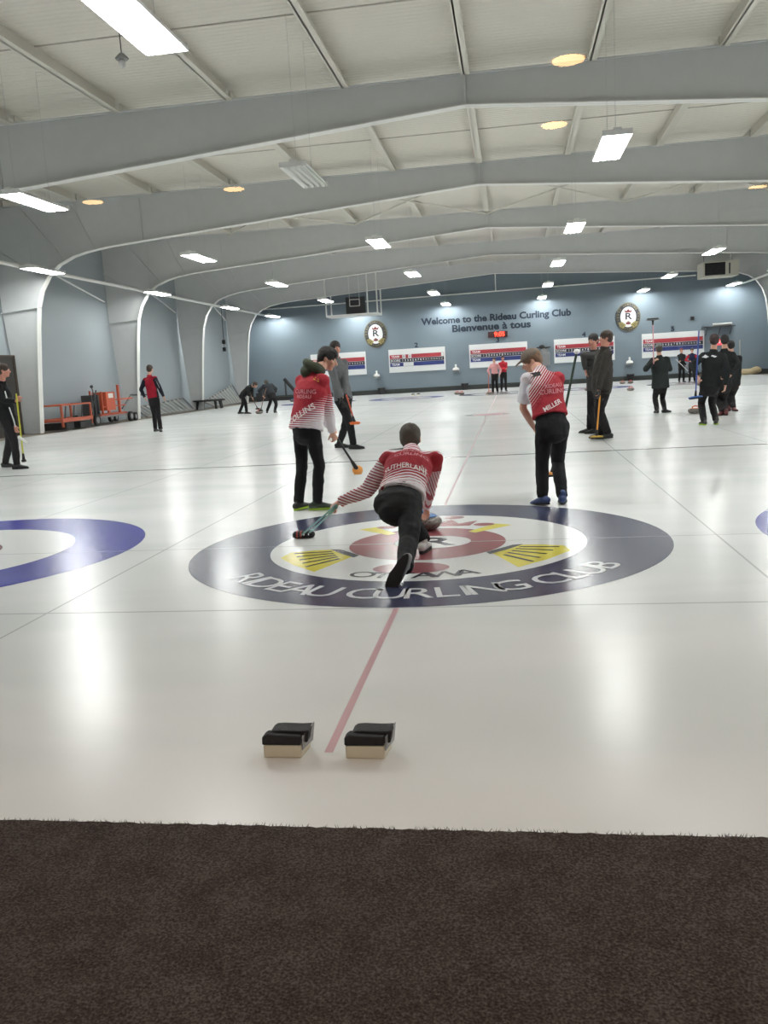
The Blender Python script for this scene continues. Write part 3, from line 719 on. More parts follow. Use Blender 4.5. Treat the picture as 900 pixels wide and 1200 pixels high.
mb = MB(); mb.bb((xm-.3, 26.8, .03), (xm+.5, 27.3, .26)); mb.bb((xm-.3, 27.9, .03), (xm+.42, 28.7, .24)); mb.build('blade_block', M_black, t)
mb = MB()
for y in (27.1, 27.7, 28.25): mb.cyl((xm+.3, y, .4), (xm+.1, y+.5, .78), .025, n=6)
mb.build('spring_rod', M_darkgrey, t)
# slatted racks leaning
def rack(y0, y1, za, zb, label):
    x = -15.75; t = thing('slatted_rack', label, 'rack', (x, y0, 0))
    mb = MB()
    def pt(y, s_): 
        h = za+(zb-za)*(y-y0)/(y1-y0); return V((x+.55*(1-s_)-.05, y, .04+h*s_))
    mb.loft([pt(y0, 0), pt(y1, 0)], [.04, .04], n=6); mb.loft([pt(y0, 1), pt(y1, 1)], [.04, .04], n=6); mb.loft([pt(y1, 0), pt(y1, 1)], [.04, .04], n=6); mb.loft([pt(y0, 0), pt(y0, 1)], [.04, .04], n=6)
    mb.build('rack_frame', mat('rack_grey', (128,128,126), .6), t)
    mb = MB(); n = 11
    for k in range(1, n):
        y = y0+(y1-y0)*k/n; a = pt(y, 0); c = pt(min(y1, y+.0), 1); c.y -= .25
        mb.loft([a, c], [(.05, .02), (.05, .02)], n=4)
    mb.build('slat', mat('slat_pale', (222,222,216), .6), t)
rack(34.6, 40.2, .38, .58, 'low slatted rack leaning on the wall behind the red-vested man')
rack(43.0, 47.9, .28, 1.02, 'taller slanting slatted rack leaning near the bent sweepers')
t = thing('round_table', 'low black folded round table on the floor between the slatted racks', 'table', (-14.85, 41.2, 0))
MB().lathe((-14.85, 41.2, .38), [(.75, 0), (.8, .03), (.8, .06), (.75, .08)], 30).build('tabletop', M_black, t)
for dx, dy in ((-.45, -.4), (.45, -.4), (.45, .4), (-.45, .4), (.55, 0)): MB().cyl((-14.85+dx, 41.2+dy, .38), (-14.85+dx*1.1, 41.2+dy*1.1, 0), .07, .05, n=10).build('leg', M_black, t)
# far corner clutter
t = thing('folding_lift', 'black folding lift with a slanted arm in the far corner', 'lift', (-13.6, 49.6, 0))
P = atY(333, 444, 49.6); Q = atY(345, 462, 49.6); R_ = atY(337, 470, 49.6)
MB().cyl((P.x, 49.6, P.z), (Q.x+.2, 49.6, Q.z), .1, n=8).build('arm', M_black, t)
MB().cyl((P.x+.05, 49.6, 0), (P.x+.05, 49.6, P.z), .06, n=8).build('mast', M_darkgrey, t)
MB().bb((P.x-.5, 49.3, 0), (P.x+.8, 49.9, .22)).build('base', M_black, t)
mb = MB(); mb.bb((P.x-1.7, 49.3, 0), (P.x-.8, 49.9, .5)); mb.ell((P.x-1.3, 49.6, .55), (.3, .25, .2)); mb.ell((P.x-.95, 49.6, .4), (.3, .25, .3))
tag(blob(mb, 'equipment_bag', mat('charcoal_bag', (44,46,50), .8), None, .04, 2), 'dark equipment bags heaped beside the folding lift', 'bag')
t = thing('pull_cord', 'black control cord with two small boxes hanging before the column wall', 'cord', (-13.8, 41, 4.9))
a = atY(261, 382, 41); c = atY(263, 410, 41)
MB().cyl((a.x, 41, 5.0), (c.x, 41, c.z), .012, n=5).build('cable', M_black, t)
for zz in (c.z+.35, c.z+.0): MB().bb((c.x-.07, 40.95, zz-.07), (c.x+.07, 41.05, zz+.12)).build('control_box', M_black, t)
# tall dark board by the near column
t = thing('notice_board', 'tall dark framed board standing against the wall behind the man in black', 'board', (-15.6, 23.9, 0))
MB().bb((-15.66, 22.0, .1), (-15.6, 25.72, 2.48)).build('panel', mat('board_charcoal', (48,46,44), .5), t)
mb = MB()
for q in (((-15.67, 22.0, .05), (-15.57, 22.1, 2.5)), ((-15.67, 25.66, .05), (-15.57, 25.76, 2.5)), ((-15.67, 22.0, 2.44), (-15.57, 25.76, 2.52)), ((-15.67, 22.0, .0), (-15.57, 25.76, .1))): mb.bb(*q)
mb.build('frame', mat('frame_brown', (58,48,40), .5), t)
MB().bb((-15.6, 23.0, 2.02), (-15.585, 25.4, 2.1)).build('gold_strip', mat('strip_gold', (170,150,90), .5), t)
t = thing('wall_dial', 'small dark round dial on the wall above the board', 'dial', (-15.9, 26, 2.9))
P = atX(21, 409, -15.96); MB().loft([(-16, P.y, P.z), (-15.93, P.y, P.z)], [.09, .09], n=16).build('face', M_darkgrey, t); MB().loft([(-15.93, P.y, P.z), (-15.9, P.y, P.z)], [.03, .03], n=10).build('knob', M_black, t)
# hanging bulb
P = atY(143, 70, 13.0); t = thing('hanging_bulb', 'small caged bulb hanging from the roof by the brightest light', 'hanging lamp', tuple(P))
MB().lathe(tuple(P), [(.03, .09), (.05, .07), (.1, .02), (.09, .0)], 18).build('shade', mat('cap_grey', (140,140,138), .5), t, smooth=True)
mb = MB(); mb.ell(P-V((0,0,.05)), (.05, .05, .065)); mb.build('bulb', mat('frosted_bulb', (226,226,224), .15), t, smooth=True)
MB().cyl(P+V((0,0,.08)), (P.x, P.y, 7.3), .008, n=5).build('cord', M_darkgrey, t)

# ------------------------------------------------------------------ hacks
M_foam = mat('cream_foam', (222,214,190), .6)
def hack(x, y, label):
    """x: centre of the front, y: front face"""
    t = thing('hack', label, 'hack', (x, y, 0)); w = .07
    mb = MB(); mb.prism([V((x-w, y, 0)), V((x+w, y, 0)), V((x+w+.012, y+.1, 0)), V((x-w+.012, y+.1, 0))], (0, 0, .05))
    o = mb.build('foam_block', M_foam, t); bv = o.modifiers.new('b', 'BEVEL'); bv.width = .005; bv.segments = 2
    mb = MB()
    prof = [(-w-.002, .05), (w+.001, .05), (w+.003, .084), (.02, .086), (-.03, .088), (-.055, .09), (-w-.001, .078)]
    mb.prism([V((x+a, y-.004, b_)) for a, b_ in prof], (0, .045, 0))
    prof = [(-w+.022, .05), (w+.02, .05), (w+.028, .096), (w-.01, .094), (-.01, .096), (-.035, .094), (-w+.02, .084)]
    mb.prism([V((x+a, y+.02, b_)) for a, b_ in prof], (0, .075, 0))
    o = mb.build('rubber_footrest', M_rubber, t); bv = o.modifiers.new('b', 'BEVEL'); bv.width = .005; bv.segments = 2
    mb = MB(); mb.prism([V((x+w+.002, y+.004, .03)), V((x+w+.02, y+.09, .03)), V((x+w+.03, y+.09, .1)), V((x+w+.006, y+.004, .082))], (.003, 0, 0)); mb.build('metal_plate', M_steel, t)
hack(-.855, 2.80, 'black rubber foot hack on the far side of the red line from the second hack')
hack(-.555, 2.80, 'black rubber foot hack on the open-sheet side of the red line')
hack(-5.16, 45.0, 'tiny distant hack in front of scoreboard 2, nearer the grey-sweatered man'); hack(-4.86, 45.0, 'tiny distant hack in front of scoreboard 2, nearer scoreboard 3')

# ------------------------------------------------------------------ stones
mt, nt, b = newmat('granite'); tc = nt.nodes.new('ShaderNodeTexCoord'); n = nt.nodes.new('ShaderNodeTexNoise'); n.inputs['Scale'].default_value = 90; n.inputs['Detail'].default_value = 5
nt.links.new(tc.outputs['Object'], n.inputs['Vector']); cr = nt.nodes.new('ShaderNodeValToRGB'); e = cr.color_ramp.elements
e[0].position = .38; e[0].color = lin((66,62,60)); e[1].position = .64; e[1].color = lin((156,148,140)); nt.links.new(n.outputs['Fac'], cr.inputs['Fac']); nt.links.new(cr.outputs['Color'], b.inputs['Base Color']); b.inputs['Roughness'].default_value = .22
M_gran = mt
M_hblue = mat('handle_blue', (48,104,168), .3); M_hred = mat('handle_red', (192,74,58), .35); M_hor = mat('handle_orange', (206,96,60), .35)
def stone(x, y, hm, label, rot=0.0, grp='curling stones'):
    t = thing('curling_stone', label, 'curling stone', (x, y, 0), grp)
    prof = [(.062, 0), (.09, .004), (.125, .022), (.141, .045), (.1455, .057)]; MB().lathe((x, y, 0), prof, 44).build('granite_base', M_gran, t, smooth=50)
    MB().lathe((x, y, 0), [(.1455, .057), (.147, .06), (.147, .072), (.1455, .075)], 44).build('striking_band', mat('granite_band', (120,116,110), .6), t, smooth=50)
    MB().lathe((x, y, 0), [(.1455, .075), (.141, .088), (.12, .106), (.09, .113), (.06, .115)], 44).build('granite_top', M_gran, t, smooth=50)
    h = MB().lathe((x, y, .113), [(.06, 0), (.105, .0), (.1, .006), (.05, .011), (.02, .012)], 32).build('handle_plate', hm, t, smooth=True)
    c, s_ = math.cos(rot), math.sin(rot)
    pts = [(-.055, .122), (-.058, .145), (-.04, .162), (0, .168), (.05, .166), (.085, .158)]
    MB().loft([V((x+a*c, y+a*s_, z)) for a, z in pts], [.016, .014, .013, .014, .014, .011], n=10, rnd=True).build('grip', hm, t, smooth=True)
    return t
S = atZ(503, 618); stone(atY(498,618,7.15).x, 7.15, M_hblue, 'blue-handled curling stone under the crouching curler\'s hand', -PI/2)
for px, py, hm, lb in ((814, 484.5, M_hor, 'orange-handled granite stone on the open ice behind the lime-soled curler'),
        (574, 462, M_hor, 'granite stone beside the pink-jacketed person\'s broom'), (536, 462.5, M_hred, 'farther stone of the pair on the ice edge between scoreboards 2 and 3'),
        (541, 462.6, M_hred, 'stone closest to the pink-jacketed person of the pair by the bin'), (727, 449.5, M_hred, 'far stone behind the two men in dark jackets, nearest to them'),
        (738, 449.3, M_hred, 'far stone directly below the bin by scoreboard 5'), (739, 458, M_hred, 'stone resting in front of the far blue house with stones'),
        (689, 458, M_hred, 'stone mostly hidden behind the men in dark jackets'), (821, 452, M_hor, 'distant stone beside the person with red sleeves'),
        (304, 485, M_hred, 'stone being swept by the two bent sweepers'), (388, 463, M_hblue, 'dark stone seen beside the grey-sweatered man\'s leg')):
    q = atZ(px, py); stone(q.x, min(q.y, 45.6), hm, lb, random.uniform(-.6, .6))

# ------------------------------------------------------------------ brooms
M_carbon = mat('carbon_handle', (26,26,30), .35)
def broom(top, bot, hm, headm, label, hdir=(1,0,0), L=.2, r=.0135, padm=None, up=None, w=.065):
    top, bot = V(top), V(bot); t = thing('curling_broom', label, 'broom', tuple(bot))
    d = (top-bot).normalized(); hd = V(hdir).normalized()
    MB().loft([bot+d*.05, top], [r, r*.95], n=10, rnd=True).build('handle', hm, t, smooth=True)
    MB().loft([bot+d*.02, bot+d*.12], [.026, .017], n=12, rnd=True).build('swivel', M_black, t, smooth=True)
    upv = V(up).normalized() if up else UPZ
    sd = hd.cross(upv).normalized(); rot = Matrix((hd, sd, upv)).transposed()
    mb = MB(); mb.loft([bot+upv*.008-hd*L/2, bot+upv*.012-hd*L*.25, bot+upv*.012+hd*L*.25, bot+upv*.008+hd*L/2], [(w*.4, .012), (w*.55, .02), (w*.55, .02), (w*.4, .012)], side=sd, n=14, rnd=True); mb.build('head', headm, t, smooth=True)
    mb = MB(); mb.box(bot-upv*.012, (L*.92, w*.95, .02), rot); o = mb.build('pad', padm or M_black, t)
    return t

# ------------------------------------------------------------------ people
def ik(a, b, l1, l2, hint):
    d = b-a; D = d.length
    if D > (l1+l2)*.999: 
        return a+d*(l1/(l1+l2))
    u = d/D; x = (l1*l1-l2*l2+D*D)/(2*D); h = math.sqrt(max(0, l1*l1-x*x))
    hv = V(hint)-u*V(hint).dot(u)
    if hv.length < 1e-4: hv = V((0,1,.1))-u*V((0,1,.1)).dot(u)
    return a+u*x+hv.normalized()*h
def hand(mb, w, d, nrm, s=1.0, curl=.7, thumb=1):
    """w wrist, d pointing direction, nrm palm normal"""
    d = V(d).normalized(); nrm = V(nrm); nrm = (nrm-d*nrm.dot(d)).normalized(); sd = d.cross(nrm)*thumb
    kn = w+d*.085*s
    mb.loft([w-d*.01*s, w+d*.03*s, kn], [(.027*s, .019*s), (.036*s, .017*s), (.04*s, .014*s)], side=sd, n=12, rnd=True)
    tips = []
    for i, (o, L) in enumerate(((.031, .07), (.0105, .08), (-.0105, .075), (-.031, .058))):
        p = kn+sd*o*s-d*.01*s; a = curl*.55; tot = a; r = .0088*s; pts = [p]; seg = (L*.46, L*.31, L*.25)
        for k in range(3):
            dd = d*math.cos(tot)+nrm*math.sin(tot); p = p+dd*seg[k]*s; pts.append(p); tot += curl*.8
        mb.loft(pts, [r, r*.95, r*.88, r*.75], n=8, rnd=True)
    p = w+d*.02*s+sd*.028*s; q = p+(d*.6+sd*.75+nrm*.25).normalized()*.038*s; q2 = q+(d*.8+sd*.1+nrm*(.35+curl*.4)).normalized()*.035*s
    mb.loft([p, q, q2], [.0125*s, .0105*s, .0085*s], n=8, rnd=True)
def head_frame(fd, up=(0,0,1), tilt=0):
    f = V(fd).normalized(); r = f.cross(V(up)).normalized(); u = r.cross(f).normalized(); return f, r, u
def rot3(r, f, u): return Matrix((r, f, u)).transposed()
def shoe_part(parent, ank, td, up, s, m_, sole, vox, name='shoe', slip=0):
    td = V(td).normalized(); up = V(up); up = (up-td*up.dot(td)).normalized(); sd = td.cross(up)
    g = ank-up*.085*s
    mb = MB()
    mb.loft([g-td*.065*s+up*.05*s, g-td*.02*s+up*.055*s, g+td*.06*s+up*.045*s, g+td*.12*s+up*.035*s, g+td*.175*s+up*.028*s], [(.034*s, .036*s), (.038*s, .045*s), (.043*s, .036*s), (.046*s, .026*s), (.034*s, .02*s)], side=sd, n=14, rnd=True)
    mb.loft([g+up*.05*s-td*.01*s, g+up*.105*s-td*.012*s], [.041*s, .04*s], n=12, rnd=True)
    o = blob(mb, name, m_, parent, vox, 3)
    mb = MB(); n = 22; poly = []
    for i in range(n):
        a = 2*PI*i/n; x = math.cos(a); y = math.sin(a)
        wd = .047 if x > 0 else .038
        poly.append(g+td*(.055+.15*x)*s+sd*(wd*y*(1-.12*abs(x)**3))*s+up*.004)
    mb.prism(poly, up*.022*s)
    mb.build('sole', sole, o)
    return o
def person(label, H, pel, nk, hd, fd, fw, ank, toe, wr, mats, elh=((-.6,-.5,-.3),(.6,-.5,-.3)), knh=((0,1,0),(0,1,0)), vox=.012, shw=.162, hipw=.085,
           shup=((0,0,1),(0,0,1)), palm=((1,0,0),(-1,0,0)), curl=(.8,.8), sleeve=1.0, hood=None, hat=None, jl=.1, fold=.02, sleeve_cut=None, belly=0, hup=(0,0,1), hairlen=0, gloves=None, pants_bulk=1.0,
           coat=1.0, handd=None, shoulder_off=((0,0,0),(0,0,0)), pfold=.02, hair=True, legbulk=(1,1), eyes=True):
    s = H/1.78; pel, nk, hd = V(pel), V(nk), V(hd); fw = V(fw).normalized()
    g0 = (V(ank[0])+V(ank[1]))/2
    t = thing('person', label, 'person', (g0.x, g0.y, 0))
    su = (nk-pel).normalized(); rt = fw.cross(su)
    if rt.length < .05: rt = fw.cross(UPZ)
    rt.normalize(); fr_ = su.cross(rt)
    sh = [nk-su*.085*s-rt*shw*s+V(shoulder_off[0]), nk-su*.085*s+rt*shw*s+V(shoulder_off[1])]
    hp = [pel-rt*hipw*s-su*.02*s, pel+rt*hipw*s-su*.02*s]
    ank = [V(a) for a in ank]; wr = [V(a) for a in wr]
    for a in range(2):
        tv = V(toe[a]).normalized()
        if abs(tv.z) < .3 and ank[a].z < .3: ank[a] = V((ank[a].x, ank[a].y, .087*s))
    def leg(i):
        D = (ank[i]-hp[i]).length; tot = .855*s
        k = min(1.0, D*1.012/tot) if D > .8*tot else 1.0
        return ik(hp[i], ank[i], .435*s*k, .42*s*k, knh[i])
    kn = [leg(0), leg(1)]
    el = [ik(sh[i], wr[i], .295*s, .27*s, elh[i]) for i in (0, 1)]
    L = (nk-pel).length
    f, r, u = head_frame(fd, hup)
    R3 = rot3(r, f, u)
    # ---- body
    mb = MB()
    mb.loft([pel-su*.06*s, pel, pel+su*L*.35, pel+su*L*.62, nk-su*.09*s, nk-su*.02*s], [(.11*s, .075*s), (.125*s, .08*s), (.11*s, .075*s), (.13*s, .085*s), (.11*s, .065*s), (.055*s, .05*s)], side=rt, n=16, rnd=True)
    for i in (0, 1):
        mb.cap(hp[i], kn[i], .058*s, .042*s); mb.loft([kn[i], kn[i]*.65+ank[i]*.35, ank[i]], [.042*s, .044*s, .03*s], rnd=True)
        mb.cap(sh[i], el[i], .047*s, .037*s); mb.loft([el[i], el[i]*.7+wr[i]*.3, wr[i]], [.037*s, .038*s, (.026*s, .022*s)], rnd=True)
        tdv = V(toe[i]).normalized(); mb.cap(ank[i]-UPZ*.04*s*(1 if abs(tdv.z) < .5 else 0), ank[i]+tdv*.13*s-UPZ*.05*s*(1 if abs(tdv.z) < .5 else 0), .032*s, .025*s)
        hdv = (wr[i]-el[i]).normalized() if handd is None or handd[i] is None else V(handd[i])
        hand(mb, wr[i], hdv, palm[i], s, curl[i], 1 if i == 0 else -1)
    mb.loft([nk-su*.04*s, (nk*.5+hd*.5)-u*.03*s, hd-u*.05*s-f*.02*s], [.062*s, .055*s, .055*s], n=14, rnd=True)
    h = lambda a, b_, c: hd+(r*a+f*b_+u*c)*s
    mb.ell(h(0,-.008,.018), (.074*s, .093*s, .092*s), R3); mb.ell(h(0,.028,-.045), (.056*s, .062*s, .072*s), R3); mb.ell(h(0,.062,-.095), (.026*s, .022*s, .02*s), R3)
    mb.ell(h(0,.068,.022), (.05*s, .022*s, .018*s), R3)
    mb.loft([h(0,.084,.008), h(0,.1,-.02), h(0,.106,-.032)], [.009*s, .012*s, .016*s], n=8, rnd=True)
    for q in (-1, 1):
        mb.ell(h(q*.042,.062,-.03), (.022*s, .02*s, .02*s), R3); mb.ell(h(q*.077,-.012,-.01), (.009*s, .02*s, .032*s), R3)
    body = blob(mb, 'body', mats.get('skin', M_skin), t, min(vox, .0085) if vox < .011 else vox, 2)
    if eyes:
        for q in (-1, 1):
            e = MB().ell(h(q*.03,.078,.0), (.012*s, .011*s, .009*s), R3).build('eye', mat('eye_white', (222,216,210), .3), t, smooth=True)
            MB().ell(h(q*.03,.0855,.0), (.0062*s, .005*s, .0062*s), R3).build('iris', M_eye, e, smooth=True)
            MB().loft([h(q*.015,.088,.022), h(q*.045,.078,.024)], [.004*s, .003*s], n=6, rnd=True).build('eyebrow', mats.get('hair', M_hairb), t, smooth=True)
        MB().loft([h(-.022,.086,-.066), h(0,.093,-.063), h(.022,.086,-.066)], [.0035*s, .006*s, .0035*s], n=8, rnd=True).build('mouth', M_lip, t, smooth=True)
    # ---- hair
    if hair:
        mb = MB(); k = 1.0
        mb.ell(h(0,-.014,.036), (.087*s, .104*s, .091*s), R3); mb.ell(h(0,-.047,-.0), (.083*s, .066*s, .085*s), R3)
        for q in (-1, 1): mb.ell(h(q*.066,-.006,.03), (.018*s, .045*s, .05*s), R3)
        if hairlen: mb.ell(h(0,.03,.075), (.07*s, .062*s, .04*s), R3); mb.ell(h(0,-.06,-.04), (.07*s, .045*s, .06*s), R3); mb.ell(h(0,.075,.055), (.055*s, .025*s, .03*s), R3)
        blob(mb, 'hair', mats.get('hair', M_hairb), t, min(vox, .009), 2, .012, .02)
    # ---- trousers
    mb = MB(); pb = pants_bulk
    mb.loft([pel-su*.09*s, pel-su*.02*s, pel+su*.1*s], [(.145*s*pb, .108*s*pb), (.168*s*pb, .122*s*pb), (.152*s, .11*s)], side=rt, n=18, rnd=True)
    for i in (0, 1):
        b1_ = legbulk[i]; ae = ank[i]*1.03-kn[i]*.03
        mb.cap(hp[i], kn[i], .094*s*pb*b1_, .068*s*pb*b1_); mb.loft([kn[i], kn[i]*.6+ae*.4, ae], [.067*s*pb*b1_, .066*s*pb*b1_, .056*s*pb*b1_], rnd=False)
    blob(mb, 'trousers', mats['pants'], t, vox, 3, pfold*s, .1)
    # ---- jacket
    mb = MB(); c = coat; bb = belly
    mb.loft([pel+su*(.1-jl)*s, pel+su*.1*s, pel+su*L*.42, pel+su*L*.66, nk-su*.1*s, nk-su*.03*s], [(.168*s*c, .125*s*c), (.163*s*c, (.122+bb)*s*c), (.152*s*c, (.116+bb)*s*c), (.172*s*c, .125*s*c), (.155*s*c, .1*s*c), (.078*s, .072*s)], side=rt, n=20)
    for i in (0, 1):
        mb.ell(sh[i], (.066*s*c,)*3); mb.loft([nk-su*.035*s, (nk-su*.045*s).lerp(sh[i], .55)+su*.004*s, sh[i]+su*.004*s], [(.07*s, .06*s), (.066*s, .055*s), (.06*s*c, .056*s*c)], n=12, rnd=True)
        if sleeve_cut: 
            e2 = sh[i].lerp(el[i], sleeve_cut); mb.loft([sh[i], e2], [.068*s, .072*s], n=14)
        else:
            we = wr[i]*.97+el[i]*.03; mb.cap(sh[i], el[i], .064*s*c, .056*s*c); mb.loft([el[i], el[i].lerp(we, .5), we], [.054*s*c, .048*s*c, .038*s*c], n=14)
    mb.loft([nk-su*.07*s, nk.lerp(hd, .22)], [.085*s, .068*s], n=14, rnd=False)
    jk = blob(mb, 'jacket' if not sleeve_cut else 'shirt', mats['jacket'], t, vox, 3, fold*s, .09)
    if hood:
        mb = MB(); c0 = nk
        n = 10
        for i in range(n):
            a = 2*PI*i/n; a2 = 2*PI*(i+1)/n
            def pt(a): return nk+su*.045*s+r*math.cos(a)*.095*s+f*(math.sin(a)*.085-.01)*s+u*(.03-.02*math.sin(a))*s
            mb.cap(pt(a), pt(a2), .044*s, .044*s, 8)
        mb.ell(nk-f*.07*s+su*.0*s, (.1*s, .07*s, .065*s), R3)
        mb.loft([nk-su*.02*s, nk.lerp(hd, .42)], [.09*s, .085*s], n=14); blob(mb, 'hood', hood, t, vox, 9, .01, .08)
    if hat:
        kind, hm = hat
        mb = MB(); mb.ell(h(0,-.008,.052), (.088*s, .105*s, .078*s), R3)
        if kind == 'cap':
            mb.loft([h(0,.07,.045), h(0,.12,.038), h(0,.17,.022)], [(.07*s, .012*s), (.068*s, .01*s), (.045*s, .007*s)], side=r, n=14, rnd=True)
        if kind == 'toque': mb.ell(h(0,-.01,.1), (.07*s, .08*s, .06*s), R3)
        blob(mb, 'cap' if kind == 'cap' else 'hat', hm, t, min(vox, .009), 3)
    if gloves:
        for i in (0, 1):
            mb = MB(); hdv = (wr[i]-el[i]).normalized() if handd is None or handd[i] is None else V(handd[i])
            n0 = len(mb.v); hand(mb, wr[i], hdv, palm[i], s*1.2, curl[i], 1 if i == 0 else -1); blob(mb, 'glove', gloves, t, min(vox, .01), 1)
    for i in (0, 1):
        shoe_part(t, ank[i], toe[i], shup[i], s, mats['shoe'][i] if isinstance(mats['shoe'], (tuple, list)) else mats['shoe'], mats.get('sole', M_black), min(vox, .01))
    return dict(root=t, jacket=jk, sh=sh, el=el, hp=hp, kn=kn, su=su, rt=rt, fr=fr_, s=s, h=h, f=f, r=r, u=u)
def decal(pd, words, origin, ex, ey, size, m_, name='lettering', bold=.02, sx=1.0, direction=None, lift=.004, obj=None, polys=None, back=.6):
    """printing laid on the cloth: letters dropped on the jacket's surface"""
    ob = obj or pd['jacket']; t = pd['root']; off = wloc(t)
    me = ob.data; bvh = BVHTree.FromPolygons([v.co+off for v in me.vertices], [tuple(p.vertices) for p in me.polygons])
    ex, ey = V(ex).normalized(), V(ey).normalized(); nrm = V(direction).normalized() if direction is not None else -(ex.cross(ey).normalized())
    mb = MB()
    if words: text(mb, words, origin, ex, ey, size, bold, sx=sx)
    if polys:
        for pl in polys: mb.add([V(origin)+ex*a+ey*b_ for a, b_ in pl], [tuple(range(len(pl)))])
    out = []
    for v in mb.v:
        hit = bvh.ray_cast(v-nrm*back, nrm)
        if hit[0] is None:
            nr = bvh.find_nearest(v); out.append(nr[0]-nrm*lift)
        else: out.append(hit[0]-nrm*lift)
    mb.v = out
    return mb.build(name, m_, ob)

def cloth(name, c, rough=.85, noise=.08): return mat(name, c, rough, spec=.2, noise=noise, nscale=12)
RED = (158,40,52); WHITE = (226,220,224)
M_prt = mat('print_pinkish', (214,150,158), .7); M_prtw = mat('print_white', (236,226,226), .7); M_prty = mat('print_yellow', (206,160,60), .7); M_patch = mat('print_black', (34,30,34), .7)
exec_people = True
def assign(pd, mats_, fn, obj=None):
    ob = obj or pd['jacket']; off = wloc(pd['root'])
    ob.data.materials.clear()
    for mm in mats_: ob.data.materials.append(mm)
    for p in ob.data.polygons: p.material_index = fn(p.center+off)
M_sv = mat('silver_shoe', (150,150,150), .5); M_shk = mat('black_shoe', (26,26,28), .5); M_shb = mat('blue_shoe', (44,64,112), .5); M_lime = mat('lime_sole', (150,186,52), .5); M_whs = mat('white_shoe', (206,206,204), .5)
M_olive = cloth('olive_hood', (68,74,60)); M_capg = cloth('taupe_cap', (116,106,96))
# --- sweeper with the olive hood
s1 = stripemat('red_white_sweeper_jacket', RED, WHITE, (.12, .1, 1), 44, (.5, 0, -1), -1.02, 4.2)
A = lambda px, py, y: atY(px, py, y)
p1 = person('young person in red and white jacket with olive hood, walking with a broom held low', 1.72, A(359,500,8.38), A(367,438,8.5), A(384,420,8.66), (1,.12,-.38), (.55,.83,0),
    (A(350,589,8.42), A(372,587,8.36)), ((.35,.9,0), (1,.25,0)), (A(386,500,9.0), A(389,506,8.78)), dict(jacket=s1, pants=M_pants, shoe=(M_shk, mat('dark_green_shoe', (44,56,46), .5)), sole=M_lime, hair=M_hairk),
    elh=((-.2,-.3,-1),(.3,-.6,-.6)), knh=((.2,1,0),(.6,.8,0)), vox=.0085, hood=M_olive, hairlen=1, palm=((1,0,0),(-.7,.6,0)), curl=(1.2,1.2), jl=.13, pants_bulk=.92, coat=1.2, handd=(None,(.35,.1,-1)), shw=.15)
t_ = p1['jacket']
def side1(c):
    return 0
ex1 = V((.93,-.36,0)); 
decal(p1, 'COLLINS', A(347,486,8.2), V((.9,-.3,.52)), V((-.45,.1,.9)), .085, M_prtw, 'name_lettering', .02, direction=(.25,1,-.05))
decal(p1, 'CURLING', A(350,459,8.2), V((.96,-.3,-.06)), V((.06,0,1)), .058, M_prt, 'sponsor_lettering', .01, direction=(.25,1,-.05))
decal(p1, 'RIDEAU', A(349,465,8.2), V((.96,-.3,-.06)), V((.06,0,1)), .05, M_prt, 'sponsor_lettering', .01, direction=(.25,1,-.05))
decal(p1, None, A(365,442,8.2), V((.95,-.2,-.35)), V((.3,0,.9)), 1, M_prty, 'yellow_flash', direction=(.1,1,-.15), polys=[[(-.04,-.012),(.035,-.02),(.035,-.01),(-.04,.0)],[(-.035,.006),(.03,-.002),(.025,.01),(-.035,.018)]])
broom(A(366,468,9.0), A(419,551,9.3), M_carbon, mat('orange_head', (224,150,70), .5), 'black-handled broom with orange head held by the hooded sweeper', (1,.2,0), L=.09, padm=mat('orange_pad', (226,160,84), .6), w=.09, up=(.2,-.9,.5))
# --- cap man
s4 = stripemat('white_red_short_sleeve', RED, WHITE, (.8, 0, -.6), 46, (-.8, .0, .6), .67, 4, side=((-1, 0, .1), .30))
p4 = person('person in taupe cap and white and red short-sleeved shirt, leaning forward over a broom', 1.72, A(647,497,8.3), A(634,435,8.5), A(623,423,8.68), (-1,.1,-.42), (-.42,.9,0),
    (A(636,577,8.2), A(659,578,8.25)), ((-.55,.75,-.12), (.05,1,0)), (A(625,500,8.62), A(646,505,8.8)), dict(jacket=s4, pants=M_pants, shoe=M_shb, hair=mat('light_brown_hair', (126,98,74), .6, bump=.6, bscale=160)),
    elh=((-1,-.6,-.3),(.6,.3,-.6)), knh=((-.3,1,0),(-.1,1,0)), vox=.0085, sleeve_cut=.8, hat=('cap', M_capg), jl=.02, coat=1.12, curl=(1.3,1.3), pants_bulk=1.0, shw=.165, legbulk=(1.0,1.0))
def f4(c):
    o = wloc(p4['root']); q = c-o
    # plain white sleeve and shoulder, red and striped back, white side panel
    a = atY(617,440,8.5); sh0, e0 = p4['sh'][0], p4['el'][0]
    ax = (e0-sh0).normalized(); d = (c-sh0); al = d.dot(ax); rad = (d-ax*al).length
    if al > .02 and rad < .1: return 1
    return 0
assign(p4, [s4, cloth('plain_white_cloth', (226,226,232))], f4)
decal(p4, 'MILLER', A(650,475,8.1), V((.9,.15,.42)), V((-.4,0,.9)), .062, M_prtw, 'name_lettering', .02, direction=(-.1,1,-.05))
decal(p4, 'CURLING', A(652,458,8.1), V((.97,.1,.05)), V((-.05,0,1)), .062, M_prt, 'sponsor_lettering', .01, direction=(-.1,1,-.05))
decal(p4, 'RIDEAU', A(653,451,8.1), V((.97,.1,.1)), V((-.1,0,1)), .05, M_prt, 'sponsor_lettering', .01, direction=(-.1,1,-.05))
decal(p4, None, A(630,432,8.1), V((.95,.1,.2)), V((-.2,0,.95)), 1, M_patch, 'black_patch', direction=(-.05,1,-.2), polys=[[(-.05,-.024),(.05,-.024),(.05,.024),(-.05,.024)]])
